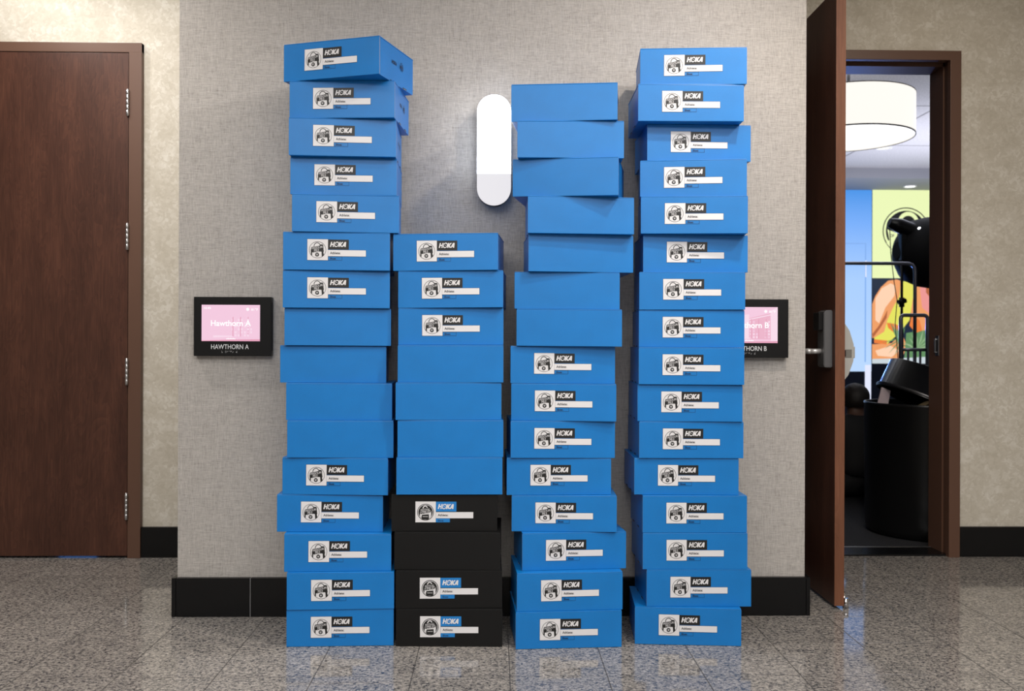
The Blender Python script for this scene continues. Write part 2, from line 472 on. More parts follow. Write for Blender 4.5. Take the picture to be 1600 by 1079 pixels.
# door frames: casing, jamb and stop
def door_frame(name, x0, x1, strike=False):
    bm = new_bm()
    f = 0.058
    top = DH + 0.028
    for a, b in ((x0 - 0.0 - f + 0.006, x0 + 0.006), (x1 - 0.008 if strike else x1 - 0.001, x1 + f + (-0.012 if strike else 0.002))):
        box(bm, a, b, YR - 0.03, YR + 0.002, 0, top, 0, 0.002)
    box(bm, x0 - f + 0.006, x1 + f + (-0.012 if strike else 0.002), YR - 0.0302, YR + 0.002, DH - 0.018, top, 0, 0.002)
    # jambs and head through the wall
    box(bm, x0 - 0.03, x0 - 0.004, YR, YR + 0.19, 0, DH); box(bm, x1 + 0.004, x1 + 0.03, YR, YR + 0.19, 0, DH)
    box(bm, x0 - 0.03, x1 + 0.03, YR, YR + 0.19, DH - 0.006, DH + 0.02)
    # stop
    box(bm, x0 - 0.004, x0 + 0.012, YR + 0.052, YR + 0.19, 0, DH - 0.006); box(bm, x1 - (0.004 if strike else 0.014), x1 + 0.004, YR + 0.052, YR + 0.19, 0, DH - 0.006)
    box(bm, x0 - 0.004, x1 + 0.004, YR + 0.052, YR + 0.19, DH - 0.026, DH - 0.006)
    o = struct(name, bm, FRAMEPAINT)
    if strike:
        bm = new_bm(); box(bm, x1 - 0.0065, x1 - 0.0038, YR + 0.085, YR + 0.118, 0.985, 1.085, 0, 0.001)
        box(bm, x1 - 0.012, x1 - 0.006, YR + 0.110, YR + 0.120, 1.0, 1.07, 0, 0.001)
        obj('strike_plate', bm, STEEL, o)
        bm = new_bm(); box(bm, x1 - 0.0078, x1 - 0.0064, YR + 0.094, YR + 0.107, 1.005, 1.065)
        obj('strike_hole', bm, SLOT, o)
    return o
door_frame('trim_1', D1X0, D1X1)
door_frame('trim_2', D2X0, D2X1, True)
bm = new_bm(); box(bm, D2X0 - 0.003, D2X1 + 0.003, YR + 0.0, YR + 0.17, 0.0005, 0.008, 0, 0.001)
box(bm, D2X0 - 0.003, D2X1 + 0.003, YR + 0.165, YR + 0.175, 0.0005, 0.0095, 1)
struct('trim_3', bm, [BLACKSTONE, STEEL])

# left door, shut, with four hinges
bm = new_bm(); box(bm, D1X0 + 0.008, D1X1 - 0.004, YR - 0.027, YR + 0.018, 0.011, DH - 0.021, 0, 0.001)
d1 = struct('door_1', bm, DOORWOOD)
tag(d1, 'closed dark cherry wood door with four steel hinges')
for zc in (2.189, 1.546, 0.897, 0.25):
    bm = new_bm()
    for k in range(5):
        z = zc - 0.06 + k * 0.024
        lathe(bm, [(0.0072, z + 0.0003), (0.0078, z + 0.0008), (0.0078, z + 0.0232), (0.0072, z + 0.0237)], -1.768, YR - 0.036, 16)
    lathe(bm, [(0.003, zc - 0.066), (0.0073, zc - 0.063), (0.0073, zc + 0.063), (0.003, zc + 0.066)], -1.768, YR - 0.036, 12)
    box(bm, -1.771, -1.765, YR - 0.034, YR - 0.027, zc - 0.058, zc + 0.058)
    obj('hinge', bm, STEEL, d1)

# right door, standing open at a right angle to the wall
DX, DY0, DY1 = 1.3375, 3.536, 4.408
bm = new_bm(); box(bm, DX, DX + 0.0385, DY0, DY1, 0.012, 2.441, 0, 0.001)
for f in bm.faces:
    if f.normal.y < -0.9 or (f.calc_center_median().y < DY0 + 0.0015): f.material_index = 1
d2 = struct('door_2', bm, [DOORWOOD, EDGEWOOD])
tag(d2, 'open dark cherry wood door seen from its lighter edge')
# electronic lock and lever on the outer (left) face
bm = new_bm()
prof = [(0.948, 0.0), (0.948, 0.030), (0.956, 0.034), (1.165, 0.034), (1.176, 0.026), (1.176, 0.0)]
ya, yb = 3.565, 3.648
a = [bm.verts.new((DX - q[1], ya, q[0])) for q in prof]; b = [bm.verts.new((DX - q[1] * 0.9, yb, q[0])) for q in prof]
bm.faces.new(a); bm.faces.new(b)
for i in range(len(prof)):
    j = (i + 1) % len(prof); bm.faces.new((a[i], a[j], b[j], b[i]))
bmesh.ops.bevel(bm, geom=list(bm.edges), offset=0.003, segments=2, affect='EDGES')
lk = obj('lock_housing', bm, mat('satin_grey_lock', (0.16, 0.16, 0.165, 1), 0.35, metal=0.6), d2)
bm = new_bm(); box(bm, DX - 0.052, DX - 0.030, 3.578, 3.640, 1.095, 1.168, 0, 0.006, 3); obj('card_reader', bm, GLOSSBLACK, lk)
bm = new_bm(); tube(bm, [(DX - 0.028, 3.606, 1.012), (DX - 0.075, 3.606, 1.012)], 0.0105, 16)
tube(bm, [(DX - 0.068, 3.606, 1.012), (DX - 0.08, 3.61, 1.012), (DX - 0.083, 3.65, 1.012), (DX - 0.083, 3.72, 1.012)], [0.0105, 0.012, 0.010, 0.009], 16)
obj('lever_handle', bm, mat('satin_nickel', (0.62, 0.61, 0.6, 1), 0.35, metal=0.55), lk)
# exit device on the inner (right) face
bm = new_bm()
pr = [(0.900, 0.0), (0.900, 0.016), (0.918, 0.030), (0.975, 0.050), (1.04, 0.051), (1.095, 0.034), (1.128, 0.012), (1.128, 0.0)]
ya, yb = 3.575, 3.66
X0 = DX + 0.0385
a = [bm.verts.new((X0 + q[1], ya, q[0])) for q in pr]; b = [bm.verts.new((X0 + q[1], yb, q[0])) for q in pr]
bm.faces.new(a); bm.faces.new(b)
for i in range(len(pr)):
    j = (i + 1) % len(pr); bm.faces.new((a[i], a[j], b[j], b[i]))
bmesh.ops.bevel(bm, geom=list(bm.edges), offset=0.002, segments=2, affect='EDGES')
pd = obj('exit_device', bm, PANICGREY, d2)
bm = new_bm(); box(bm, X0 + 0.042, X0 + 0.060, 3.585, 4.30, 0.985, 1.032, 0, 0.004); obj('push_bar', bm, PANICGREY, pd)
bm = new_bm(); box(bm, X0 + 0.004, X0 + 0.042, 3.5735, 3.58, 0.988, 1.02, 0); box(bm, X0 + 0.006, X0 + 0.018, 3.572, 3.58, 0.992, 1.016, 1)
box(bm, X0 + 0.003, X0 + 0.012, 3.5735, 3.58, 1.085, 1.115, 2)
obj('latch_cover', bm, [mat('taupe_metal', (0.2, 0.19, 0.17, 1), 0.4, metal=0.3), SLOT, WHITETEXT], pd)
bm = new_bm(); box(bm, X0, X0 + 0.016, 3.60, 3.625, 0.04, 0.12, 0, 0.003)
tube(bm, [(X0 + 0.014, 3.6, 0.06), (X0 + 0.014, 3.57, 0.035), (X0 + 0.014, 3.555, 0.012)], [0.008, 0.009, 0.009], 12)
tube(bm, [(X0 + 0.014, 3.555, 0.0015), (X0 + 0.014, 3.555, 0.038)], [0.012, 0.0095], 14)
obj('door_stop', bm, CHROME, d2)
bm = new_bm()
for zc in (2.19, 1.55, 0.9, 0.25): box(bm, DX - 0.012, DX + 0.0, DY1 - 0.003, DY1 + 0.012, zc - 0.06, zc + 0.06, 0, 0.003)
for f in list(bm.faces): pass
bm.free()

# ------------------------------------------------------------------ shoe boxes
BOX_POSES = {
    'A': [
        (-0.5585, 3.0737, -0.3356, -0.0141, 1.9344),
        (-0.5252, 3.1013, -0.0883, -0.0086, 1.8068),
        (-0.5233, 3.1074, 0.0298, -0.0084, 1.6777),
        (-0.5238, 3.1341, 0.0333, -0.0025, 1.5494),
        (-0.5145, 3.1261, 0.0734, -0.0012, 1.4197),
        (-0.5457, 3.1283, 0.0456, -0.0038, 1.2893),
        (-0.5475, 3.1407, 0.0914, 0.0004, 1.1597),
        (-0.5449, 3.1557, 0.0969, -0.0001, 1.0299),
        (-0.5623, 3.1671, 0.0819, -0.0089, 0.9000),
        (-0.5396, 3.1549, 0.0440, -0.0009, 0.7710),
        (-0.5336, 3.1461, 0.0433, -0.0068, 0.6417),
        (-0.5516, 3.1478, -0.0021, -0.0080, 0.5133),
        (-0.5696, 3.1523, 0.0278, -0.0123, 0.3838),
        (-0.5371, 3.1231, 0.0444, -0.0069, 0.2543),
        (-0.5252, 3.1094, 0.0366, 0.0024, 0.1277),
        (-0.5267, 3.1132, 0.0307, 0.0006, 0.0000),
    ],
    'B': [
        (-0.1724, 3.1311, -0.0885, 0.0067, 1.2905),
        (-0.1542, 3.1369, -0.0537, 0.0092, 1.1623),
        (-0.1530, 3.1470, 0.0043, 0.0077, 1.0333),
        (-0.1529, 3.1320, 0.0060, 0.0014, 0.9039),
        (-0.1591, 3.1299, 0.0400, 0.0005, 0.7748),
        (-0.1523, 3.1276, 0.0061, 0.0019, 0.6463),
        (-0.1550, 3.1241, 0.0207, -0.0005, 0.5180),
        (-0.1725, 3.1318, 0.0146, -0.0032, 0.3901),
        (-0.1613, 3.1175, -0.0234, -0.0021, 0.2602),
        (-0.1550, 3.1123, 0.0078, 0.0005, 0.1297),
        (-0.1535, 3.1065, -0.0164, 0.0028, 0.0001),
    ],
    'C': [
        (0.2336, 3.0980, -0.1463, -0.0126, 1.8021),
        (0.2562, 3.0931, -0.0364, 0.0009, 1.6743),
        (0.2375, 3.0941, -0.2117, -0.0196, 1.5443),
        (0.2931, 3.0975, 0.0042, -0.0094, 1.4160),
        (0.2965, 3.1268, 0.0363, -0.0056, 1.2870),
        (0.2491, 3.1360, -0.0526, -0.0068, 1.1590),
        (0.2563, 3.1297, -0.0632, -0.0053, 1.0303),
        (0.2365, 3.1506, -0.0040, -0.0063, 0.9007),
        (0.2391, 3.1418, -0.0560, -0.0017, 0.7709),
        (0.2375, 3.1439, 0.0458, -0.0103, 0.6420),
        (0.2246, 3.1492, 0.0214, -0.0010, 0.5131),
        (0.2421, 3.1384, -0.0313, 0.0029, 0.3870),
        (0.2778, 3.1311, 0.0933, -0.0071, 0.2576),
        (0.2595, 3.0924, 0.0636, 0.0080, 0.1270),
        (0.2558, 3.0865, 0.0614, -0.0041, 0.0000),
    ],
    'D': [
        (0.6816, 3.1162, -0.0971, -0.0075, 1.9344),
        (0.6722, 3.1063, -0.0164, 0.0004, 1.8064),
        (0.7113, 3.1550, 0.0104, 0.0012, 1.6785),
        (0.6849, 3.1274, -0.1301, -0.0039, 1.5510),
        (0.6860, 3.1159, -0.1165, -0.0076, 1.4210),
        (0.6995, 3.1534, -0.0359, -0.0051, 1.2900),
        (0.6842, 3.1350, -0.0794, 0.0008, 1.1587),
        (0.6839, 3.1406, -0.0663, 0.0019, 1.0283),
        (0.6806, 3.1241, -0.0361, -0.0035, 0.8990),
        (0.6785, 3.1353, -0.0263, -0.0019, 0.7704),
        (0.6844, 3.1389, 0.0030, -0.0032, 0.6424),
        (0.6692, 3.1457, -0.0098, -0.0018, 0.5139),
        (0.6964, 3.1329, 0.0095, -0.0041, 0.3851),
        (0.6972, 3.1312, -0.0018, 0.0014, 0.2579),
        (0.7105, 3.1292, 0.0033, -0.0028, 0.1294),
        (0.6693, 3.1146, -0.0731, -0.0053, 0.0000),
    ],
}

W, D, H = 0.3646, 0.27, 0.1277
PX = 0.3646 / 167.6
LX0, LZ1 = -W / 2 + 38.0 * PX, -11.2 * PX       # label's left edge, offset of its top from the box top

def make_paper(black):
    """printed label; origin at its top left corner, in the XZ plane facing -Y"""
    u = PX
    bm = new_bm()
    S = 0.0009
    rect(bm, 0, 32.2 * u, -33 * u, 0, S, 0)                        # white square
    rect(bm, 32.4 * u, 64.8 * u, -15.8 * u, -0.3 * u, S, 1)        # name panel
    rect(bm, 32.4 * u, 91.6 * u, -26.6 * u, -16.8 * u, S, 0)       # white strip
    if black: rect(bm, 32.4 * u, 54.6 * u, -33.0 * u, -26.9 * u, S, 2)
    else:
        outline(bm, 32.4 * u, 54.4 * u, -33.2 * u, -26.9 * u, 0.35 * u, S, 3)
        outline(bm, -0.35 * u, 32.4 * u, -33.4 * u, 0.3 * u, 0.4 * u, S * 0.8, 3)
        outline(bm, 32.2 * u, 92.0 * u, -27.0 * u, -16.5 * u, 0.4 * u, S * 0.8, 3)
    return bm

def letters_hoka(bm, x0, x1, z0, z1, z, mi, midark):
    h = z1 - z0; sh = 0.26
    wtot = 3.62
    k = (x1 - x0) / (wtot + sh)
    def P(pts, zz=0.0, m=mi):
        poly(bm, [(x0 + (p[0] + sh * p[1]) * k, z0 + p[1] * h) for p in pts], z + zz, m)
    s = 0.29
    P([(0, 0), (s, 0), (s, 1), (0, 1)]); P([(0.62, 0), (0.62 + s, 0), (0.62 + s, 1), (0.62, 1)]); P([(s, 0.38), (0.62, 0.38), (0.62, 0.63), (s, 0.63)])
    cx, cz = 1.42, 0.5
    n = 28
    for i in range(n):
        a, b = 2 * math.pi * i / n, 2 * math.pi * (i + 1) / n
        f = lambda t, r: (cx + r * math.cos(t), cz + r * 1.02 * math.sin(t))
        P([f(a, 0.36), f(a, 0.54), f(b, 0.54), f(b, 0.36)], 0.0010)
        P([f(a, 0.0), f(a, 0.63), f(b, 0.63), f(b, 0.001)], 0.0004, midark)
    P([(1.28, 0.58), (1.44, 0.43), (1.55, 0.54), (1.47, 0.57), (1.41, 0.54), (1.34, 0.64)], 0.0010)
    P([(1.95, 0), (1.95 + s, 0), (1.95 + s, 1), (1.95, 1)], 0.0007)
    P([(2.20, 0.55), (2.48, 1.0), (2.84, 1.0), (2.46, 0.5), (2.84, 0), (2.48, 0), (2.2, 0.40)], 0.0007)
    P([(2.70, 0), (3.00, 0), (3.46, 1.0), (3.10, 1.0)], 0.0008)
    P([(3.14, 1.0), (3.46, 1.0), (3.62, 0.0), (3.33, 0.0)], 0.0009)
    P([(2.95, 0.17), (3.45, 0.17), (3.42, 0.38), (3.02, 0.38)], 0.0010)

def emblem_missouri(bm, cx, cz, r, z, W0=0, K=1):
    q = lambda pts: [(cx + (p[0] - 395) / 210 * r, cz + (375 - p[1]) / 210 * r) for p in pts]
    ring(bm, cx, cz, r * 0.955, r * 1.0, z, K, 44)
    poly(bm, q([(240, 310), (300, 296), (305, 445), (262, 440), (258, 530), (232, 500), (226, 380)]), z, K)
    poly(bm, q([(440, 330), (540, 300), (545, 380), (552, 400), (540, 440), (556, 500), (502, 548), (492, 420), (440, 415)]), z, K)
    poly(bm, q([(238, 312), (420, 275), (535, 250), (540, 300), (430, 345), (305, 372), (240, 375)]), z, K)
    poly(bm, q([(300, 362), (442, 340), (442, 420), (305, 436)]), z, K)
    poly(bm, q([(455, 240), (525, 238), (530, 268), (460, 285)]), z, K)
    # arch
    A = [R(t) for t in range(0, 181, 12)]
    for a, b in zip(A, A[1:]):
        f = lambda t, o: (385 + (86 - o) * math.cos(t), 292 - (104 - o) * math.sin(t))
        poly(bm, q([f(a, 0), f(a, 17), f(b, 17), f(b, 0)]), z, K)
    pts = q([(250, 355), (522, 295)])
    text(bm, 'MISSOURI', cx - 0.69 * r, cx + 0.63 * r, cz + 0.13 * r, cz + 0.38 * r, z + 0.0012, W0, 0.0, 0.1, R(10))
    text(bm, 'MILE', cx - 0.41 * r, cx + 0.18 * r, cz - 0.24 * r, cz + 0.08 * r, z + 0.0012, W0, 0.0, 0.1, R(4))
    disc(bm, cx - 0.05 * r, cz - 0.57 * r, 0.235 * r, z, K, 24)
    rect(bm, cx - 0.17 * r, cx + 0.07 * r, cz - 0.55 * r, cz - 0.49 * r, z + 0.0010, W0); rect(bm, cx - 0.13 * r, cx + 0.03 * r, cz - 0.66 * r, cz - 0.60 * r, z + 0.0010, W0)

def emblem_festival(bm, cx, cz, r, z, W0=0, K=1):
    disc(bm, cx, cz, r, z, K, 44)
    ring(bm, cx, cz, r * 0.86, r * 0.92, z + 0.0004, W0, 44)
    q = lambda pts: [(cx + p[0] * r, cz + p[1] * r) for p in pts]
    A = [R(t) for t in range(0, 181, 12)]
    for a, b in zip(A, A[1:]):
        f = lambda t, o: (-0.04 + (0.36 - o) * math.cos(t), 0.25 + (0.55 - o) * math.sin(t))
        poly(bm, q([f(a, 0), f(a, 0.12), f(b, 0.12), f(b, 0)]), z + 0.0004, W0)
    poly(bm, q([(-0.66, -0.2), (-0.4, -0.24), (-0.5, -0.68), (-0.66, -0.5)]), z + 0.0004, W0)
    poly(bm, q([(0.38, 0.5), (0.5, 0.48), (0.7, 0.1), (0.66, -0.35), (0.60, -0.6), (0.42, -0.72), (0.40, -0.1)]), z + 0.0004, W0)
    poly(bm, q([(-0.45, -0.2), (0.42, -0.13), (0.40, -0.25), (-0.43, -0.32)]), z + 0.0006, W0)
    poly(bm, q([(-0.74, -0.16), (0.66, -0.02), (0.66, 0.50), (0.36, 0.56), (-0.62, 0.40), (-0.74, 0.2)]), z + 0.0008, K)
    text(bm, 'FESTIVAL', cx - 0.6 * r, cx + 0.52 * r, cz + 0.16 * r, cz + 0.42 * r, z + 0.0012, W0, 0.0, 0.1, R(8))
    text(bm, 'OF', cx - 0.66 * r, cx - 0.42 * r, cz - 0.12 * r, cz + 0.06 * r, z + 0.0012, W0, 0.0, 0.1, R(6))
    text(bm, 'MILES', cx - 0.36 * r, cx + 0.58 * r, cz - 0.14 * r, cz + 0.18 * r, z + 0.0012, W0, 0.0, 0.1, R(6))
    poly(bm, q([(-0.5, -0.62), (-0.42, -0.86), (0.3, -0.9), (0.42, -0.8), (0.36, -0.25), (-0.42, -0.3)]), z + 0.0008, K)
    for k in range(9): poly(bm, q([(-0.32 + k * 0.07, -0.57), (-0.28 + k * 0.07, -0.565), (-0.28 + k * 0.07, -0.48), (-0.32 + k * 0.07, -0.485)]), z + 0.0012, W0)

def make_label_parts(black):
    FLAT[0] = True
    u = PX
    mats = [PAPER, INKBLUE if black else INK, INKBLUE, NAVYINK]
    o_l = obj('label', make_paper(black), mats)
    bm = new_bm()
    (emblem_festival if black else emblem_missouri)(bm, 16.0 * u, -16.8 * u, 13.2 * u, 0.0012, 0, 1)
    o_e = obj('emblem', bm, [PAPER, INK])
    bm = new_bm(); letters_hoka(bm, 35.2 * u, 61.8 * u, -11.8 * u, -4.0 * u, 0.0012, 0, 1)
    o_h = obj('brand_lettering', bm, [PAPER, INKBLUE if black else INK])
    bm = new_bm()
    text(bm, 'Athlete:', 35.4 * u, 51.8 * u, -23.4 * u, -19.6 * u, 0.0012, 0, 0.022)
    text(bm, 'Shoe:', 35.4 * u, 44.8 * u, -31.8 * u, -28.6 * u, 0.0012, 1, 0.022)
    o_f = obj('field_lettering', bm, [INK, NAVYINK])
    FLAT[0] = False
    return o_l, [o_e, o_h, o_f]

label_src = {False: make_label_parts(False), True: make_label_parts(True)}
label_used = {False: False, True: False}

def attach_label(parent, black, loc, tilt):
    src, kids = label_src[black]
    if not label_used[black]:
        label_used[black] = True
        o = src
        for k in kids: k.parent = o
    else:
        o = src.copy(); C.objects.link(o)
        for k in kids:
            c = k.copy(); C.objects.link(c); c.parent = o
    o.parent = parent; o.location = loc; o.rotation_euler = (0, tilt, 0)
    o['label'] = 'white and blue printed label' if black else 'white and black printed label'

def side_print_mesh():
    FLAT[0] = True
    bm = new_bm()
    text(bm, 'HOKA', 0.0, 0.040, 0.0, 0.013, 0.0008, 0, 0.03, 0.2)
    rect(bm, 0.052, 0.0527, -0.006, 0.02, 0.0008, 0)
    emblem_missouri(bm, 0.078, 0.0065, 0.015, 0.0008, 1, 0)
    me = obj('side_print', bm, [NAVYINK, BLUE]); FLAT[0] = False
    return me
side_src = side_print_mesh(); side_used = [False]

ORD = ['topmost', 'second from the top', 'third from the top', 'fourth from the top', 'fifth from the top', 'sixth from the top',
       'seventh from the top', 'eighth from the top', 'ninth from the top', 'tenth from the top', 'eleventh from the top',
       'twelfth from the top', 'thirteenth from the top', 'fourteenth from the top', 'fifteenth from the top', 'bottom']
STACKS = {
    'A': ('leftmost stack', {7, 8, 9, 10}),
    'B': ('short second stack', {3, 4, 5, 6, 8}),
    'C': ('stack right of the wall lamp', {0, 1, 2, 3, 4, 5, 6}),
    'D': ('rightmost stack', set()),
}
rng = random.Random(4)

def build_box(key, i, poses):
    X, Y, yaw, roll, zb = poses[i]
    n = len(poses)
    black = key == 'B' and i >= 7
    blank = i in STACKS[key][1]
    # planes the box rests on and carries
    def plane_below(x):
        if i == n - 1: return 0.0008
        s = (math.tan(roll) + math.tan(poses[i + 1][3])) / 2
        return zb + s * (x - X)
    def plane_above(x):
        if i == 0: return zb + H + math.tan(roll) * (x - X)
        Xa, ra, za = poses[i - 1][0], poses[i - 1][3], poses[i - 1][4]
        s = (math.tan(ra) + math.tan(roll)) / 2
        return za + s * (x - Xa) - 0.0006
    root = empty('shoe_box', (X, Y, zb), yaw)
    cy, sy = math.cos(yaw), math.sin(yaw)
    def cor(lx, ly, top, inset=0.0):
        xw = X + lx * cy - ly * sy
        z = (plane_above(xw) if top else plane_below(xw)) - zb
        return Vector((lx, ly, z + (-inset if top else inset)))
    w = W / 2
    lid_t = 0.0032
    def slab(bm, x0, x1, y0, y1, zi_top, zi_bot, mi=0, bev=0.0):
        return hexa(bm, [cor(x0, y0, 0, zi_bot), cor(x1, y0, 0, zi_bot), cor(x1, y1, 0, zi_bot), cor(x0, y1, 0, zi_bot),
                         cor(x0, y0, 1, zi_top), cor(x1, y0, 1, zi_top), cor(x1, y1, 1, zi_top), cor(x0, y1, 1, zi_top)], mi, bev)
    board = BLACK if black else BLUE
    bm = new_bm()
    slab(bm, -w, w, 0.0, 0.0034, lid_t, 0.0, 0, 0.0009)          # front panel
    for f in bm.faces:
        if abs(f.normal.x) > 0.9: f.material_index = 1
    bm.normal_update()
    for f in bm.faces:
        c = f.calc_center_median()
        if abs(abs(c.x) - w) < 1e-4: f.material_index = 1
    slab(bm, -w + 0.002, w - 0.002, 0.0034, D, lid_t, 0.0002, 0, 0.0008)
    # locking tabs along the lower side edges
    for sx in (-1, 1):
        for yy in (0.085, 0.185):
            x = sx * (w - 0.0018)
            zz = cor(x, yy, 0).z
            box(bm, min(x, x + sx * 0.0008), max(x, x + sx * 0.0008), yy, yy + 0.03, zz + 0.0012, zz + 0.0048, 2)
            box(bm, min(x, x + sx * 0.0011), max(x, x + sx * 0.0011), yy + 0.004, yy + 0.026, zz + 0.0004, zz + 0.0024, 1)
    obj('body', bm, [board, RAWDARK if black else RAW, SLOT], root)
    bm = new_bm()
    # lid sheet: from just under the top plane up to it
    t = lid_t - 0.0002
    pts = []
    for lx, ly in ((-w + 0.0006, 0.0001), (w - 0.0006, 0.0001), (w - 0.0006, D), (-w + 0.0006, D)):
        pts.append(cor(lx, ly, 1, t))
    for lx, ly in ((-w + 0.0006, 0.0001), (w - 0.0006, 0.0001), (w - 0.0006, D), (-w + 0.0006, D)):
        pts.append(cor(lx, ly, 1, 0))
    hexa(bm, pts, 0, 0.0011)
    obj('lid', bm, board, root)
    if not blank:
        tl = cor(LX0, 0, 1)
        tilt = -roll * 0.8
        attach_label(root, black, (LX0, 0, tl.z + LZ1), tilt)
    if key == 'A' and i < 3:
        if side_used[0]: s = side_src.copy(); C.objects.link(s)
        else: s = side_src; side_used[0] = True
        s.parent = root; s.location = (w - 0.0017, 0.095, 0.062); s.rotation_euler = (0, 0, math.pi / 2)
        s['label'] = 'small dark blue print on the side'
    place, _ = STACKS[key]
    pos = 'bottom' if i == n - 1 else ORD[i]
    kind = ('black' if black else 'blue') + (' unlabelled' if blank else ' labelled') + ' shoebox'
    if key == 'A' and i == 0: lab = 'blue labelled shoebox turned askew, topmost of the leftmost stack'
    elif black and blank: lab = 'unlabelled black shoebox in the short second stack, third from the bottom'
    else: lab = '%s, %s%s %s' % (kind, pos, ' of the' if pos in ('topmost', 'bottom') else ' in the', place)
    tag(root, lab, 'shoebox', 'black shoeboxes at the foot of the second stack' if black else 'blue shoeboxes stacked against the wall')

for key in 'ABCD':
    for i in range(len(BOX_POSES[key])): build_box(key, i, BOX_POSES[key])

# ------------------------------------------------------------------ wall lamp
def capsule(cx, cz, w, h, n=24):
    r = w / 2; pts = []
    for i in range(n + 1): a = math.pi * i / n; pts.append((cx + r * math.cos(a), cz + h / 2 - r + r * math.sin(a)))
    for i in range(n + 1): a = math.pi + math.pi * i / n; pts.append((cx + r * math.cos(a), cz - h / 2 + r + r * math.sin(a)))
    return pts
sc = empty('wall_sconce', (-0.006, YC, 1.764))
bm = new_bm(); prism(bm, capsule(0, 0, 0.124, 0.406), -0.048, -0.0005, 0, 0.003)
obj('housing', bm, GUNMETAL, sc)
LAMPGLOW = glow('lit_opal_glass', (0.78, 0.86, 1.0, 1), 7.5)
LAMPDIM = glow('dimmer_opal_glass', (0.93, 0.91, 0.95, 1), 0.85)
bm = new_bm()
pts = capsule(0, 0, 0.1275, 0.41)
up = [p for p in pts if p[1] > -0.09]; up = [( 0.06375, -0.09)] + [p for p in pts if p[1] > -0.09] + []
up = [(p[0], p[1]) for p in pts[:25]] + [(-0.06375, -0.09), (0.06375, -0.09)]
lo = [(0.06375, -0.0905), (-0.06375, -0.0905)] + pts[25:]
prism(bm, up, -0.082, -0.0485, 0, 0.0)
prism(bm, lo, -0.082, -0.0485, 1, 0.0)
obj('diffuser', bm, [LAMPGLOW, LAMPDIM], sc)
tag(sc, 'glowing white pill shaped wall lamp between the second and third stacks', 'wall lamp')

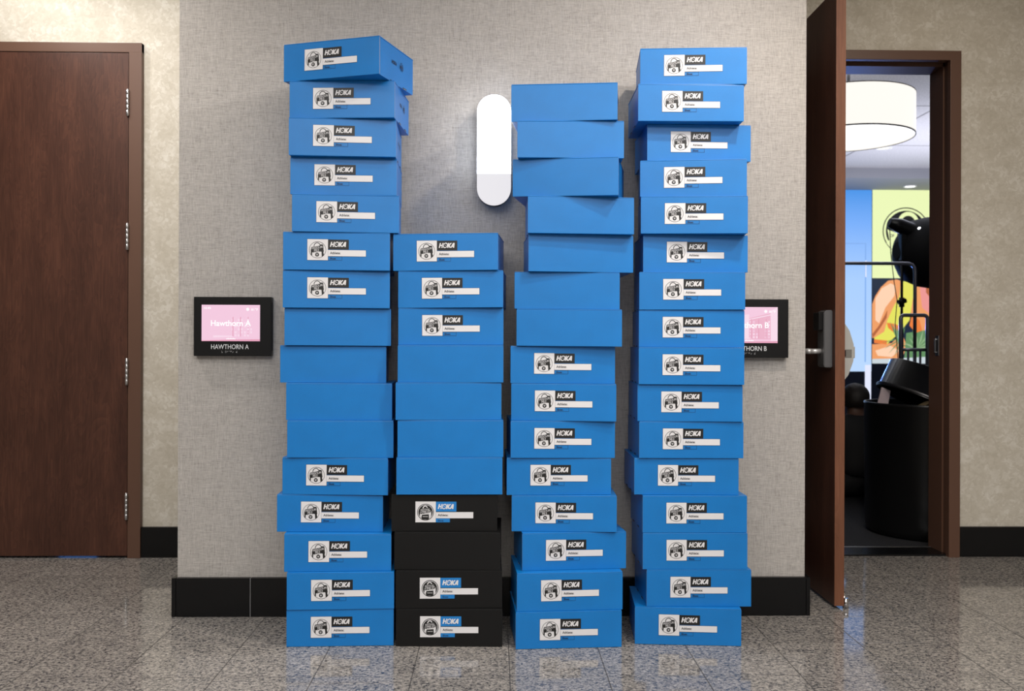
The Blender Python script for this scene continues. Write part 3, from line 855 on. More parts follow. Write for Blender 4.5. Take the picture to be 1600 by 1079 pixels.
# ------------------------------------------------------------------ room signs
PINK = glow('pink_screen', (0.93, 0.60, 0.76, 1), 0.95)
PINKD = glow('darker_pink_screen', (0.80, 0.36, 0.50, 1), 0.95)
PINKM = glow('mid_pink_screen', (0.86, 0.46, 0.60, 1), 0.95)
PINKL = glow('pale_pink_screen', (0.97, 0.72, 0.85, 1), 0.95)
SCRW = glow('white_screen_text', (1, 1, 1, 1), 1.05)
def room_sign(letter, x0, label, group):
    # 0.292 x 0.224 m, centre line on the wall
    root = empty('room_sign', (x0, YC - 0.0005, 0.988))
    w, h, t = 0.291, 0.223, 0.032
    bm = new_bm(); box(bm, 0, w, -t, 0, 0, h, 0, 0.003, 3)
    obj('housing', bm, BLACKPLASTIC, root)
    bm = new_bm(); box(bm, w, w + 0.0006, -0.022, -0.012, 0.02, h - 0.02, 0); obj('side_vent', bm, SLOT, root)
    sx0, sx1, sz0, sz1 = 0.030, 0.249, 0.056, 0.193
    FLAT[0] = True
    bm = new_bm()
    Z = t + 0.0006; sw, sh = sx1 - sx0, sz1 - sz0
    q = lambda u, v: (sx0 + u * sw, sz0 + v * sh)
    def PP(pts, dz, mi): poly(bm, [q(*p) for p in pts], Z + dz, mi)
    PP([(0, 0), (1, 0), (1, 1), (0, 1)], 0, 0)
    PP([(0.88, 0), (1, 0), (1, 1), (0.88, 0.9)], 0.0001, 3)
    PP([(0.25, 0.10), (0.50, 0.13), (0.50, 0.80), (0.40, 0.78), (0.25, 0.68)], 0.0002, 3)
    PP([(0.5, 0.10), (0.88, 0.10), (0.87, 0.83), (0.5, 0.69)], 0.0002, 2)
    PP([(0.5, 0.64), (0.88, 0.77), (0.88, 0.80), (0.5, 0.67)], 0.0003, 3)
    PP([(0.08, 0.0), (0.24, 0.0), (0.24, 0.48), (0.10, 0.50)], 0.0002, 2)
    for c in range(7):
        u = 0.515 + c * 0.053
        for r_ in range(6):
            v = 0.13 + r_ * 0.085
            PP([(u, v), (u + 0.03, v), (u + 0.03, v + 0.06), (u, v + 0.06)], 0.0003, 3 if (c + r_) % 3 else 0)
    for c in range(3):
        PP([(0.53 + c * 0.13, 0.13), (0.545 + c * 0.13, 0.13), (0.545 + c * 0.13, 0.68), (0.53 + c * 0.13, 0.65)], 0.0004, 1)
    for c in range(4):
        for r_ in range(5):
            u = 0.29 + c * 0.05; v = 0.16 + r_ * 0.10
            PP([(u, v), (u + 0.025, v), (u + 0.025, v + 0.06), (u, v + 0.06)], 0.0003, 0)
    for c in range(2):
        for r_ in range(4):
            u = 0.11 + c * 0.07; v = 0.06 + r_ * 0.10
            PP([(u, v), (u + 0.03, v), (u + 0.03, v + 0.06), (u, v + 0.06)], 0.0003, 0)
    PP([(0, 0), (1, 0), (1, 0.055), (0.5, 0.045), (0, 0.02)], 0.0004, 1)
    PP([(0.2, 0.10), (0.55, 0.12), (0.52, 0.15), (0.2, 0.16)], 0.0004, 3)
    scr = obj('screen', bm, [PINK, PINKD, PINKM, PINKL], root)
    bm = new_bm()
    text(bm, 'Hawthorn ' + letter, *[sx0 + a * sw for a in (0.16, 0.845)], *[sz0 + a * sh for a in (0.415, 0.575)], Z + 0.0008, 0, 0.018)
    obj('room_name_text', bm, SCRW, scr); bm = new_bm()
    text(bm, '10:45', *[sx0 + a * sw for a in (0.04, 0.16)], *[sz0 + a * sh for a in (0.88, 0.94)], Z + 0.0008, 0, 0.01)
    obj('clock_text', bm, SCRW, scr); bm = new_bm()
    text(bm, '81\u00b0F', *[sx0 + a * sw for a in (0.85, 0.965)], *[sz0 + a * sh for a in (0.84, 0.91)], Z + 0.0008, 0, 0.01)
    obj('temperature_text', bm, SCRW, scr); bm = new_bm()
    for k in range(7): rect(bm, sx0 + (0.425 + k * 0.023) * sw, sx0 + (0.440 + k * 0.023) * sw, sz0 + 0.05 * sh, sz0 + (0.075 + 0.012 * (k % 2)) * sh, Z + 0.0008, 0)
    obj('footer_text', bm, SCRW, scr); bm = new_bm()
    disc(bm, sx0 + 0.79 * sw, sz0 + 0.88 * sh, 0.0045, Z + 0.0008, 0, 12)
    for k in range(8):
        a = k * math.pi / 4; cx, cz = sx0 + 0.79 * sw, sz0 + 0.88 * sh
        poly(bm, [(cx + 0.0075 * math.cos(a), cz + 0.0075 * math.sin(a)), (cx + 0.005 * math.cos(a + 0.3), cz + 0.005 * math.sin(a + 0.3)), (cx + 0.005 * math.cos(a - 0.3), cz + 0.005 * math.sin(a - 0.3))], Z + 0.0008, 0)
    obj('weather_icon', bm, SCRW, scr)
    bm = new_bm()
    text(bm, 'HAWTHORN ' + letter, 0.066, 0.207, 0.026, 0.044, t, 0, 0.002, thick=0.0008)
    obj('raised_lettering', bm, WHITETEXT, root)
    bm = new_bm()
    rr = random.Random(3)
    for c in range(9):
        if c == 1 or c == 7: continue
        for a in range(2):
            for b in range(3):
                if rr.random() < 0.5: disc(bm, 0.106 + c * 0.0068 + a * 0.0025, 0.0185 - b * 0.0025, 0.0009, t + 0.0008, 0, 8)
    obj('braille', bm, WHITETEXT, root)
    FLAT[0] = False
    tag(root, label, 'room sign', 'room signs on the wall')
room_sign('A', -1.136, 'black room sign with pink screen reading Hawthorn A, left of the boxes', 'room signs')
room_sign('B', 0.829, 'black room sign with pink screen reading Hawthorn B, behind the right stack', 'room signs')

# ------------------------------------------------------------------ ballroom contents
YL = 12.4
led = empty('led_wall', (0, YL, 0))
LEDBLUE = glow('blue_led', (0.38, 0.62, 1.0, 1), 1.0)
_t = NT(LEDBLUE); _c = _t.coords(); _s = _t.t.nodes.new('ShaderNodeSeparateXYZ'); _t.l(_c, _s.inputs[0])
_t.l(_t.ramp(_t.math('DIVIDE', _s.outputs[2], 3.2), [(0.22, (0.50, 0.70, 1.0, 1)), (0.6, (0.40, 0.62, 1.0, 1)), (0.85, (0.18, 0.42, 0.95, 1)), (1.0, (0.06, 0.29, 0.80, 1))]), _t.p.inputs['Emission Color'])
LEDLINE = glow('blue_led_line', (0.22, 0.42, 0.85, 1), 1.0)
LEDWHITE = glow('white_led', (0.78, 0.82, 1.0, 1), 1.0)
LEDNAVY = mat('navy_led_base', (0.012, 0.018, 0.04, 1), 0.5)
LEDLIME = glow('lime_led', (0.84, 0.94, 0.48, 1), 1.0)
LEDK = mat('black_led_art', (0.02, 0.02, 0.02, 1), 0.6)
LEDGREY = glow('grey_led_art', (0.10, 0.10, 0.11, 1), 1.0)
bm = new_bm(); box(bm, -3.0, 5.185, 0.0, 0.12, 0.02, 3.17); obj('cabinet', bm, LEDNAVY, led)
FLAT[0] = True
bm = new_bm(); rect(bm, 1.6, 5.19, 0.67, 3.17, 0.004, 0)
rect(bm, 2.5, 5.105, 2.425, 2.44, 0.008, 1); rect(bm, 5.095, 5.112, 0.8, 2.44, 0.008, 1)
rect(bm, 5.10, 5.117, 1.97, 2.2, 0.009, 2)
rect(bm, 5.10, 5.185, 0.05, 0.76, 0.009, 2)
obj('blue_panel', bm, [LEDBLUE, LEDLINE, LEDWHITE], led)
FLAT[0] = False
bm = new_bm(); box(bm, 5.19, 7.6, -0.02, 0.10, 0.02, 3.17); obj('cabinet', bm, LEDNAVY, led)
FLAT[0] = True
ZB = 0.024
bm = new_bm(); rect(bm, 5.19, 7.6, 1.955, 3.17, ZB, 0)
# round emblem on the lime panel: circle centre px (1414, 366), radius about 37 px
ex, ez, er = 5.655, 2.605, 0.325
ring(bm, ex, ez, er * 0.955, er, ZB + 0.004, 1, 48)
disc(bm, ex, ez, er * 0.86, ZB + 0.004, 1, 48)
poly(bm, [(ex - 0.26, ez + 0.02), (ex - 0.12, ez - 0.03), (ex - 0.13, ez - 0.15), (ex - 0.17, ez - 0.16), (ex - 0.19, ez - 0.26), (ex - 0.27, ez - 0.17), (ex - 0.23, ez - 0.12)], ZB + 0.006, 0)
A = [R(t) for t in range(-10, 171, 12)]
for a, b in zip(A, A[1:]):
    f = lambda t, r: (ex + 0.03 + r * math.cos(t), ez + 0.10 + r * 1.1 * math.sin(t))
    poly(bm, [f(a, 0.10), f(a, 0.15), f(b, 0.15), f(b, 0.10)], ZB + 0.006, 0)
poly(bm, [(ex + 0.02, ez + 0.08), (ex + 0.09, ez + 0.10), (ex + 0.07, ez + 0.04)], ZB + 0.006, 0)
text(bm, 'OF', ex - 0.225, ex - 0.165, ez - 0.085, ez - 0.045, ZB + 0.008, 1, 0.02)
obj('lime_panel', bm, [LEDLIME, LEDK], led)
# photo panel: shoulder and arm of a person in a yellow patterned top among leaves
SK = [glow('led_skin', (0.88, 0.36, 0.14, 1), 1.0), glow('led_skin_light', (1.0, 0.66, 0.45, 1), 1.0), glow('led_skin_dark', (0.45, 0.13, 0.05, 1), 1.0)]
LY = glow('led_yellow_cloth', (0.80, 0.78, 0.12, 1), 1.0); LO = glow('led_orange_cloth', (0.85, 0.22, 0.05, 1), 1.0)
LG = glow('led_leaf_green', (0.13, 0.28, 0.12, 1), 1.0); LG2 = glow('led_leaf_pale', (0.30, 0.45, 0.25, 1), 1.0); LP = glow('led_pink', (0.85, 0.32, 0.30, 1), 1.0)
LW = glow('led_pale_grey', (0.60, 0.68, 0.72, 1), 1.0); LN = glow('led_navy', (0.015, 0.025, 0.05, 1), 1.0)
PM = [LN, SK[0], SK[1], SK[2], LY, LO, LG, LG2, LP, LW]
bm = new_bm()
# helper in photograph-like panel units: u right, v down, one unit = 8.76 mm
uu = YL / 1415.2
Q = lambda pts: [(5.19 + (p[0] - 1361) * uu, 1.955 - (p[1] - 434) * uu) for p in pts]
def PQ(pts, dz, mi): poly(bm, Q(pts), ZB + dz, mi)
PQ([(1361, 434), (1530, 434), (1530, 567), (1361, 567)], 0, 0)
PQ([(1361, 475), (1366, 462), (1375, 448), (1386, 438), (1400, 436), (1412, 440), (1414, 470), (1408, 505), (1398, 525), (1361, 528)], 0.002, 1)
PQ([(1366, 466), (1376, 450), (1390, 442), (1398, 446), (1396, 462), (1382, 480), (1372, 505), (1366, 500)], 0.004, 2)
PQ([(1385, 484), (1384, 496), (1374, 512), (1362, 528), (1361, 522), (1372, 508), (1380, 494)], 0.006, 3)
PQ([(1406, 440), (1424, 436), (1427, 455), (1420, 500), (1404, 520), (1384, 538), (1366, 534), (1364, 528), (1380, 518), (1385, 500), (1394, 480), (1404, 462)], 0.006, 4)
PQ([(1384, 504), (1398, 506), (1408, 512), (1396, 520), (1386, 512)], 0.008, 5)
PQ([(1364, 530), (1385, 532), (1384, 538), (1364, 536)], 0.008, 5)
PQ([(1424, 440), (1470, 440), (1470, 520), (1440, 520), (1424, 500), (1420, 470)], 0.002, 1)
PQ([(1436, 446), (1452, 444), (1452, 490), (1440, 480)], 0.004, 8)
PQ([(1424, 490), (1436, 500), (1440, 516), (1430, 520), (1420, 508)], 0.006, 5)
PQ([(1446, 442), (1454, 446), (1454, 466), (1446, 456)], 0.006, 3)
PQ([(1361, 538), (1392, 536), (1408, 520), (1416, 540), (1408, 562), (1361, 562)], 0.004, 1)
PQ([(1366, 548), (1390, 540), (1404, 548), (1392, 558), (1370, 556)], 0.006, 2)
PQ([(1361, 561), (1400, 560), (1470, 556), (1530, 556), (1530, 568), (1361, 568)], 0.006, 9)
PQ([(1415, 520), (1470, 512), (1470, 562), (1412, 562)], 0.005, 6)
rr = random.Random(8)
def leaf(x, y, dx, dy, w, mi, dz):
    l = math.hypot(dx, dy); nx, ny = -dy / l * w, dx / l * w
    PQ([(x - nx, y - ny), (x + dx * 0.5 - nx * 0.8, y + dy * 0.5 - ny * 0.8), (x + dx, y + dy), (x + dx * 0.5 + nx * 0.8, y + dy * 0.5 + ny * 0.8), (x + nx, y + ny)], dz, mi)
for k in range(16):
    a = R(-165 + k * 10 + rr.uniform(-4, 4)); L = rr.uniform(20, 34)
    leaf(1434, 545, L * math.cos(a), L * math.sin(a), 1.8, 7 if k % 2 else 6, 0.010 + 0.0002 * k)
for k in range(7):
    a = R(-120 + k * 9); L = rr.uniform(24, 40)
    leaf(1404, 535, L * math.cos(a) * 0.8, L * math.sin(a), 2.2, 7 if k % 2 else 6, 0.014 + 0.0002 * k)
for k in range(5):
    a = R(95 + k * 18); leaf(1408, 528, 34 * math.cos(a), 34 * math.sin(a), 1.0, 6, 0.016 + 0.0002 * k)
obj('photo_panel', bm, PM, led)
FLAT[0] = False
tag(led, 'tall screen wall with light blue, lime and portrait panels far inside the ballroom', 'screen wall')

sg = empty('added_blue_panel', (-5.6, 12.3, 0.0))  # unseen glowing panel added to make the blue strip under the left door
bm = new_bm(); box(bm, -0.26, 0.26, 0.0, 0.05, 0.5, 3.0); obj('cabinet', bm, LEDNAVY, sg)
bm = new_bm(); box(bm, -0.25, 0.25, -0.004, 0.0, 0.52, 2.98); obj('panel', bm, glow('dim_blue_fill', (0.10, 0.26, 0.70, 1), 0.6), sg)
for x in (-0.2, 0.2):
    bm = new_bm(); box(bm, x - 0.02, x + 0.02, 0.0, 0.05, 0.0, 0.5); obj('leg', bm, LEDNAVY, sg)
tag(sg, 'added blue glowing panel reflected as a strip of light under the closed left door', 'screen')

# recessed downlight in the soffit, ceiling rings
def downlight(x, y, z, r, strength, label):
    root = empty('ceiling_downlight', (x, y, z))
    bm = new_bm(); ring_pts = [(r * 1.25, 0), (r * 1.25, -0.012), (r, -0.012), (r, 0.0)]
    lathe(bm, ring_pts, 0, 0, 32, cap=False); obj('trim_ring', bm, CEIL, root)
    bm = new_bm(); lathe(bm, [(0.001, -0.004), (r, -0.004), (r, -0.001)], 0, 0, 32, cap=False); obj('lens', bm, glow('lit_lens', (1, 0.98, 0.95, 1), strength), root)
    tag(root, label, 'ceiling light', 'ballroom ceiling downlights')
downlight(5.56, 12.05, 3.168, 0.07, 4.0, 'small lit downlight above the lime screen panel')
downlight(4.45, 10.3, 3.298, 0.07, 1.2, 'round ceiling downlight left of centre, below the drum lamp in view')
downlight(5.35, 10.3, 3.298, 0.09, 1.0, 'round ceiling downlight on the right edge of the open doorway')

# drum pendant
dl = empty('drum_pendant_lamp', (2.745, 7.0, 2.64))
SHADE = glow('lit_fabric_shade', (1.0, 0.965, 0.90, 1), 1.02); DIFF = glow('lit_lamp_diffuser', (1.0, 0.98, 0.95, 1), 1.6)
TRIMM = mat('lamp_trim', (0.25, 0.22, 0.18, 1), 0.5)
bm = new_bm(); lathe(bm, [(0.482, 0.0), (0.482, 0.312), (0.476, 0.312), (0.476, 0.0), (0.482, 0.0)], 0, 0, 72, cap=False); obj('lamp_shade', bm, SHADE, dl)
bm = new_bm(); lathe(bm, [(0.001, 0.012), (0.474, 0.012), (0.474, 0.02), (0.001, 0.02)], 0, 0, 72, cap=False); obj('diffuser', bm, DIFF, dl)
bm = new_bm(); lathe(bm, [(0.4835, -0.004), (0.4835, 0.006), (0.477, 0.006), (0.477, -0.004), (0.4835, -0.004)], 0, 0, 72, cap=False)
lathe(bm, [(0.4835, 0.308), (0.4835, 0.315), (0.477, 0.315), (0.477, 0.308), (0.4835, 0.308)], 0, 0, 72, cap=False); obj('rim', bm, TRIMM, dl)
bm = new_bm(); tube(bm, [(0, 0, 0.3), (0, 0, 0.66)], 0.012); tube(bm, [(-0.47, 0, 0.305), (0.47, 0, 0.305)], 0.006)
tube(bm, [(0, -0.47, 0.305), (0, 0.47, 0.305)], 0.006); lathe(bm, [(0.06, 0.63), (0.06, 0.66)], 0, 0, 24); obj('stem', bm, STEEL, dl)
tag(dl, 'large white glowing drum lamp hanging inside the open doorway', 'pendant lamp')

# trash can
tc = empty('trash_can', (2.41, 5.0, 0.0))
bm = new_bm(); lathe(bm, [(0.300, 0.002), (0.318, 0.01), (0.325, 0.04), (0.330, 0.705), (0.333, 0.708), (0.333, 0.717), (0.329, 0.72), (0.322, 0.715), (0.31, 0.30), (0.001, 0.295)], 0, 0, 64, cap=False)
bm.faces.new([v for v in bm.verts if abs(v.co.z - 0.002) < 1e-5])
obj('bin_body', bm, GLOSSBLACK, tc)
bm = new_bm(); lathe(bm, [(0.3195, 0.52), (0.3205, 0.716), (0.324, 0.7215), (0.3315, 0.7205), (0.331, 0.7185)], 0, 0, 64, cap=False); obj('bin_liner', bm, mat('black_liner_film', (0.008, 0.008, 0.009, 1), 0.35), tc)
tag(tc, 'large round black trash can just inside the open doorway', 'trash can')
# loose hood tipped on top of the can
hd = empty('trash_can_hood', (2.410, 5.0, 0.697)); hd.rotation_euler = (0, R(25), 0)
bm = new_bm(); lathe(bm, [(0.290, 0.0), (0.290, 0.018), (0.281, 0.022), (0.279, 0.165), (0.272, 0.168), (0.26, 0.160), (0.268, 0.004), (0.290, 0.0)], 0, 0, 64, cap=False)
obj('hood_shell', bm, GLOSSBLACK, hd)
bm = new_bm(); lathe(bm, [(0.001, 0.156), (0.262, 0.156), (0.262, 0.163), (0.001, 0.165)], 0, 0, 64, cap=False); obj('hood_top', bm, BLACKPLASTIC, hd)
bm = new_bm(); lathe(bm, [(0.2915, 0.006), (0.2935, 0.012), (0.2915, 0.018)], 0, 0, 64, cap=False); obj('rim_band', bm, GUNMETAL, hd)
tag(hd, 'black drum shaped bin hood tipped over in the mouth of the trash can', 'bin hood')
bm = new_bm()
hexa(bm, [(-0.035, -0.004, 0), (0.03, -0.004, 0), (0.03, 0.004, 0), (-0.035, 0.004, 0), (0.01, -0.004, 0.15), (0.058, -0.004, 0.13), (0.058, 0.004, 0.13), (0.01, 0.004, 0.15)])
o = obj('cardboard_scrap', bm, mat('pale_pink_card', (0.42, 0.34, 0.36, 1), 0.7), None, loc=(2.135, 4.97, 0.655)); o.rotation_euler = (R(-6), 0, 0)
tag(o, 'pale pink card scrap poking out of the trash can on its left', 'scrap')
bm = new_bm(); hexa(bm, [(0, 0, 0), (0.07, 0, 0.035), (0.07, 0.05, 0.035), (0, 0.05, 0), (0, 0, 0.006), (0.07, 0, 0.041), (0.07, 0.05, 0.041), (0, 0.05, 0.006)])
o = obj('paper_wrapper', bm, mat('brown_wrapper', (0.20, 0.15, 0.08, 1), 0.6), None, loc=(2.235, 4.735, 0.702))
tag(o, 'brown paper wrapper lying at the front rim of the trash can', 'wrapper')

# garment rack: tube rail with rounded corner
gr = empty('garment_rack', (2.86, 7.0, 0))
def bend(p0, corner, p1, r, n=8):
    p0, c, p1 = Vector(p0), Vector(corner), Vector(p1)
    a = (p0 - c).normalized() * r; b = (p1 - c).normalized() * r
    out = [p0]
    for i in range(n + 1):
        t = i / n; out.append(c + a * (1 - t) ** 2 + b * t ** 2)
    return out + [p1]
bm = new_bm(); rail = bend((-0.35, 0, 0.09), (-0.35, 0, 1.672), (0.0, 0, 1.672), 0.07) + bend((0.02, 0, 1.672), (0.412, 0, 1.672), (0.412, 0, 0.09), 0.07)
tube(bm, rail, 0.0135, 14); obj('rail', bm, RACKSTEEL, gr)
bm = new_bm()
for x in (-0.35, 0.412): tube(bm, [(x, -0.18, 0.09), (x, 0.18, 0.09)], 0.014, 12)
tube(bm, [(-0.35, 0, 0.12), (0.412, 0, 0.12)], 0.012, 12); obj('base_rail', bm, RACKSTEEL, gr)
for x in (-0.35, 0.412):
    for y in (-0.17, 0.17):
        bm = new_bm(); tube(bm, [(x - 0.012, y, 0.035), (x + 0.012, y, 0.035)], 0.034, 18); tube(bm, [(x, y, 0.06), (x, y, 0.09)], 0.008, 8); obj('caster', bm, BLACKPLASTIC, gr)
tag(gr, 'grey tubular garment rack with a long rounded top rail', 'garment rack')
# steel cart
ct = empty('platform_cart', (3.0, 6.25, 0))
bm = new_bm(); x0, x1 = -0.175 + 0.0, 0.01
loopp = bend((-0.178, 0, 0.2), (-0.178, 0, 1.245), (-0.09, 0, 1.245), 0.03) + bend((-0.08, 0, 1.245), (0.01, 0, 1.245), (0.01, 0, 0.2), 0.03)
tube(bm, loopp, 0.013, 12); obj('push_handle', bm, RACKSTEEL, ct)
bm = new_bm(); tube(bm, [(-0.178, 0, 1.005), (0.01, 0, 1.005)], 0.011, 12); obj('cross_bar', bm, RACKSTEEL, ct)
for x in (-0.125, -0.083, -0.04):
    bm = new_bm(); tube(bm, [(x, 0, 0.2), (x, 0, 1.005)], 0.008, 10); obj('upright_bar', bm, RACKSTEEL, ct)
bm = new_bm(); box(bm, -0.19, 0.04, -0.02, 0.4, 0.17, 0.205, 0, 0.006); obj('platform', bm, GUNMETAL, ct)
for x in (-0.16, 0.01):
    for y in (0.045, 0.335):
        bm = new_bm(); tube(bm, [(x - 0.014, y, 0.06), (x + 0.014, y, 0.06)], 0.058, 20); box(bm, x - 0.018, x + 0.018, y - 0.02, y + 0.02, 0.10, 0.17); obj('wheel', bm, BLACKPLASTIC, ct)
tag(ct, 'grey steel cart with barred upright handle behind the trash can', 'cart')

# studio light on a stand
sl = empty('studio_light_stand', (3.53, 7.8, 0)); sl.scale = (1.03, 1.03, 1.02)
bm = new_bm(); tube(bm, [(0, 0, 0.12), (0, 0, 1.15)], 0.016, 12); tube(bm, [(0, 0, 1.15), (0, 0, 1.80)], 0.011, 12); obj('pole', bm, BLACKPLASTIC, sl)
bm = new_bm(); tube(bm, [(-0.03, 0, 1.38), (0.035, 0, 1.395)], 0.02, 12); tube(bm, [(0, 0, 1.34), (0, 0, 1.42)], 0.022, 12); obj('clamp', bm, BLACKPLASTIC, sl)
for k in range(3):
    a = R(30 + 120 * k); bm = new_bm(); tube(bm, [(0.015 * math.cos(a), 0.015 * math.sin(a), 0.42), (0.30 * math.cos(a), 0.30 * math.sin(a), 0.012)], 0.010, 10); obj('leg', bm, BLACKPLASTIC, sl)
bm = new_bm()
tube(bm, [(-0.11, 0.0, 2.06), (-0.03, 0, 2.035), (0.09, 0, 1.985), (0.13, 0, 1.96)], [0.038, 0.062, 0.068, 0.066], 20)
box(bm, -0.015, 0.03, -0.03, 0.03, 1.74, 1.96, 0, 0.006); obj('lamp_head', bm, GLOSSBLACK, sl)
# octagonal softbox opening to the right
bm = new_bm()
axis = Vector((0.99, 0.1, -0.06)).normalized(); side = Vector((0, 1, 0)); upv = axis.cross(side).normalized(); side = upv.cross(axis)
c0 = Vector((-0.02, 0.05, 1.83))
rings = []
for d_, r_ in ((0.0, 0.07), (0.05, 0.17), (0.13, 0.265), (0.24, 0.30), (0.40, 0.31)):
    rings.append([bm.verts.new(c0 + axis * d_ + (side * math.cos(2 * math.pi * k / 32) + upv * math.sin(2 * math.pi * k / 32)) * r_) for k in range(32)])
for a, b in zip(rings, rings[1:]):
    for k in range(32): bm.faces.new((a[k], a[(k + 1) % 32], b[(k + 1) % 32], b[k])).smooth = True
bm.faces.new(rings[0])
obj('softbox', bm, mat('black_softbox_cloth', (0.008, 0.008, 0.009, 1), 0.7, spec=0.2), sl)
bm = new_bm(); vs = [bm.verts.new(v) for v in [c0 + axis * 0.39 + (side * math.cos(2 * math.pi * k / 32) + upv * math.sin(2 * math.pi * k / 32)) * 0.305 for k in range(32)]]
bm.faces.new(vs); obj('softbox_front', bm, mat('white_diffusion_cloth', (0.7, 0.7, 0.7, 1), 0.8), sl)
bm = new_bm(); tube(bm, [(-0.10, 0.01, 2.02), (-0.09, 0.01, 1.8), (-0.06, 0.01, 1.55), (-0.035, 0.01, 1.40), (-0.05, 0.01, 1.2), (-0.03, 0.0, 0.9), (-0.02, 0, 0.5)], 0.0035, 6)
obj('power_cable', bm, BLACKPLASTIC, sl)
bm = new_bm(); bmesh.ops.create_uvsphere(bm, u_segments=16, v_segments=10, radius=0.024, matrix=Matrix.Translation((0.12, -0.075, 1.99)))
obj('modelling_bulb', bm, glow('lit_bulb', (0.9, 0.95, 1.0, 1), 5.0), sl)
tag(sl, 'black studio light with softbox on a thin stand inside the ballroom', 'studio light')

# ------------------------------------------------------------------ seated person seen from behind
def skin_mesh(name, verts, edges, radii, root=0, sub=2):
    bm = new_bm()
    lay = bm.verts.layers.skin.verify()
    vs = [bm.verts.new(v) for v in verts]
    for v, r in zip(vs, radii):
        v[lay].radius = r if isinstance(r, tuple) else (r, r)
        v[lay].use_root = False
    vs[root][lay].use_root = True
    for a, b in edges: bm.edges.new((vs[a], vs[b]))
    me = bpy.data.meshes.new(name); bm.to_mesh(me); bm.free()
    o = bpy.data.objects.new(name, me); C.objects.link(o)
    m = o.modifiers.new('skin', 'SKIN'); m.use_smooth_shade = True; m.branch_smoothing = 0.3
    s = o.modifiers.new('sub', 'SUBSURF'); s.levels = sub; s.render_levels = sub
    dg = bpy.context.evaluated_depsgraph_get(); dg.update()
    out = bpy.data.meshes.new_from_object(o.evaluated_get(dg))
    bpy.data.objects.remove(o); bpy.data.meshes.remove(me)
    out.name = name
    for p in out.polygons: p.use_smooth = True
    return out

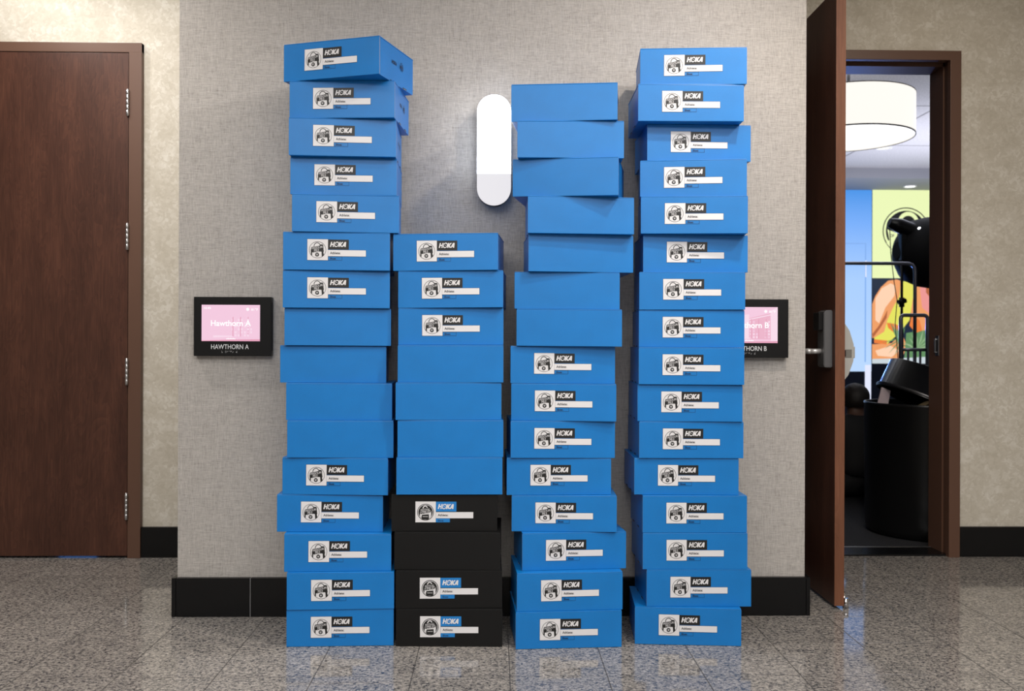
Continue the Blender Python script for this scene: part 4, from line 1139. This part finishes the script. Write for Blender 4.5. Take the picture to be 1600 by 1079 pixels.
def person():
    root = empty('person', (2.475, 6.1, 0.0))
    SKIN = mat('brown_skin', (0.10, 0.048, 0.03, 1), 0.6); SHIRT = mat('black_shirt_cloth', (0.010, 0.010, 0.011, 1), 0.85)
    TROU = mat('black_trouser_cloth', (0.008, 0.008, 0.009, 1), 0.85); HAIR = mat('dark_brown_hair', (0.012, 0.008, 0.006, 1), 0.6)
    # faces +Y, cross-legged, leaning forward a little
    V = [(0, 0, 0.12), (0, -0.01, 0.26), (0, 0.01, 0.40), (0, 0.04, 0.50), (0, 0.06, 0.555), (0, 0.075, 0.61), (0, 0.09, 0.66), (0, 0.09, 0.715)]
    rad = [(0.155, 0.11), (0.135, 0.10), (0.15, 0.105), (0.115, 0.08), (0.052, 0.05), (0.056, 0.058), (0.078, 0.088), (0.06, 0.07)]
    E = [(i, i + 1) for i in range(7)]
    def chain(pts, rs, start):
        s = start
        for p, r in zip(pts, rs):
            V.append(p); rad.append(r); E.append((s, len(V) - 1)); s = len(V) - 1
        return s
    for sx in (-1, 1):
        h = chain([(sx * 0.155, 0.04, 0.48), (sx * 0.21, 0.12, 0.27), (sx * 0.17, 0.30, 0.205), (sx * 0.15, 0.345, 0.20)], [0.05, 0.04, 0.028, 0.03], 3)
        for k in range(4):
            chain([(sx * (0.175 - 0.02 * k), 0.385, 0.205), (sx * (0.175 - 0.02 * k), 0.415 + 0.006 * (k in (1, 2)), 0.185), (sx * (0.172 - 0.02 * k), 0.425, 0.165)], [0.009, 0.0085, 0.0075], h)
        chain([(sx * 0.115, 0.345, 0.195), (sx * 0.10, 0.37, 0.18)], [0.010, 0.008], h)
        f = chain([(sx * 0.13, 0.06, 0.11), (sx * 0.25, 0.30, 0.14), (sx * 0.02, 0.36, 0.07), (sx * -0.07, 0.37, 0.05), (sx * -0.15, 0.40, 0.045)], [0.09, 0.065, 0.045, 0.04, 0.03], 0)
    me = skin_mesh('body', V, E, rad, 0, 2)
    me.materials.append(SKIN)
    # ears and nose joined to the same surface
    bm = new_bm(); bm.from_mesh(me)
    for sx in (-1, 1):
        r = bmesh.ops.create_uvsphere(bm, u_segments=10, v_segments=8, radius=1.0)
        for v in r['verts']: v.co = Vector((sx * 0.08 + v.co.x * 0.011, 0.085 + v.co.y * 0.018, 0.655 + v.co.z * 0.03))
    r = bmesh.ops.create_uvsphere(bm, u_segments=10, v_segments=8, radius=1.0)
    for v in r['verts']: v.co = Vector((v.co.x * 0.013, 0.18 + v.co.y * 0.018, 0.65 + v.co.z * 0.024))
    bm.to_mesh(me); bm.free()
    for p in me.polygons: p.use_smooth = True
    b = bpy.data.objects.new('body', me); C.objects.link(b); b.parent = root
    V = [(0, 0, 0.13), (0, -0.015, 0.26), (0, 0.005, 0.40), (0, 0.035, 0.515), (0, 0.055, 0.578)]
    rad = [(0.17, 0.125), (0.15, 0.115), (0.165, 0.12), (0.15, 0.105), (0.078, 0.072)]
    E = [(i, i + 1) for i in range(4)]
    for sx in (-1, 1): chain([(sx * 0.175, 0.035, 0.495), (sx * 0.21, 0.09, 0.33)], [0.072, 0.06], 3)
    me = skin_mesh('shirt', V, E, rad, 0, 2); me.materials.append(SHIRT)
    o = bpy.data.objects.new('shirt', me); C.objects.link(o); o.parent = root
    V = [(0, 0.0, 0.115)]; rad = [(0.165, 0.112)]; E = []
    for sx in (-1, 1): chain([(sx * 0.13, 0.06, 0.11), (sx * 0.25, 0.30, 0.14), (sx * 0.04, 0.355, 0.075)], [0.1, 0.075, 0.058], 0)
    me = skin_mesh('trousers', V, E, rad, 0, 2); me.materials.append(TROU)
    o = bpy.data.objects.new('trousers', me); C.objects.link(o); o.parent = root
    bm = new_bm()
    r = bmesh.ops.create_uvsphere(bm, u_segments=36, v_segments=24, radius=1.0)
    rr = random.Random(2)
    for v in r['verts']:
        n = v.co.copy()
        k = 1 + rr.uniform(-0.02, 0.03)
        v.co = Vector((n.x * 0.092 * k, 0.075 + n.y * 0.105 * k, 0.677 + n.z * 0.098 * k))
    dele = [v for v in bm.verts if v.co.z < 0.61 or (v.co.y > 0.12 and v.co.z < 0.70)]
    bmesh.ops.delete(bm, geom=dele, context='VERTS')
    o = obj('hair', bm, HAIR, root, smooth=True)
    tag(root, 'person with short dark hair in black clothes sitting on the ballroom floor, back turned', 'person')
person()
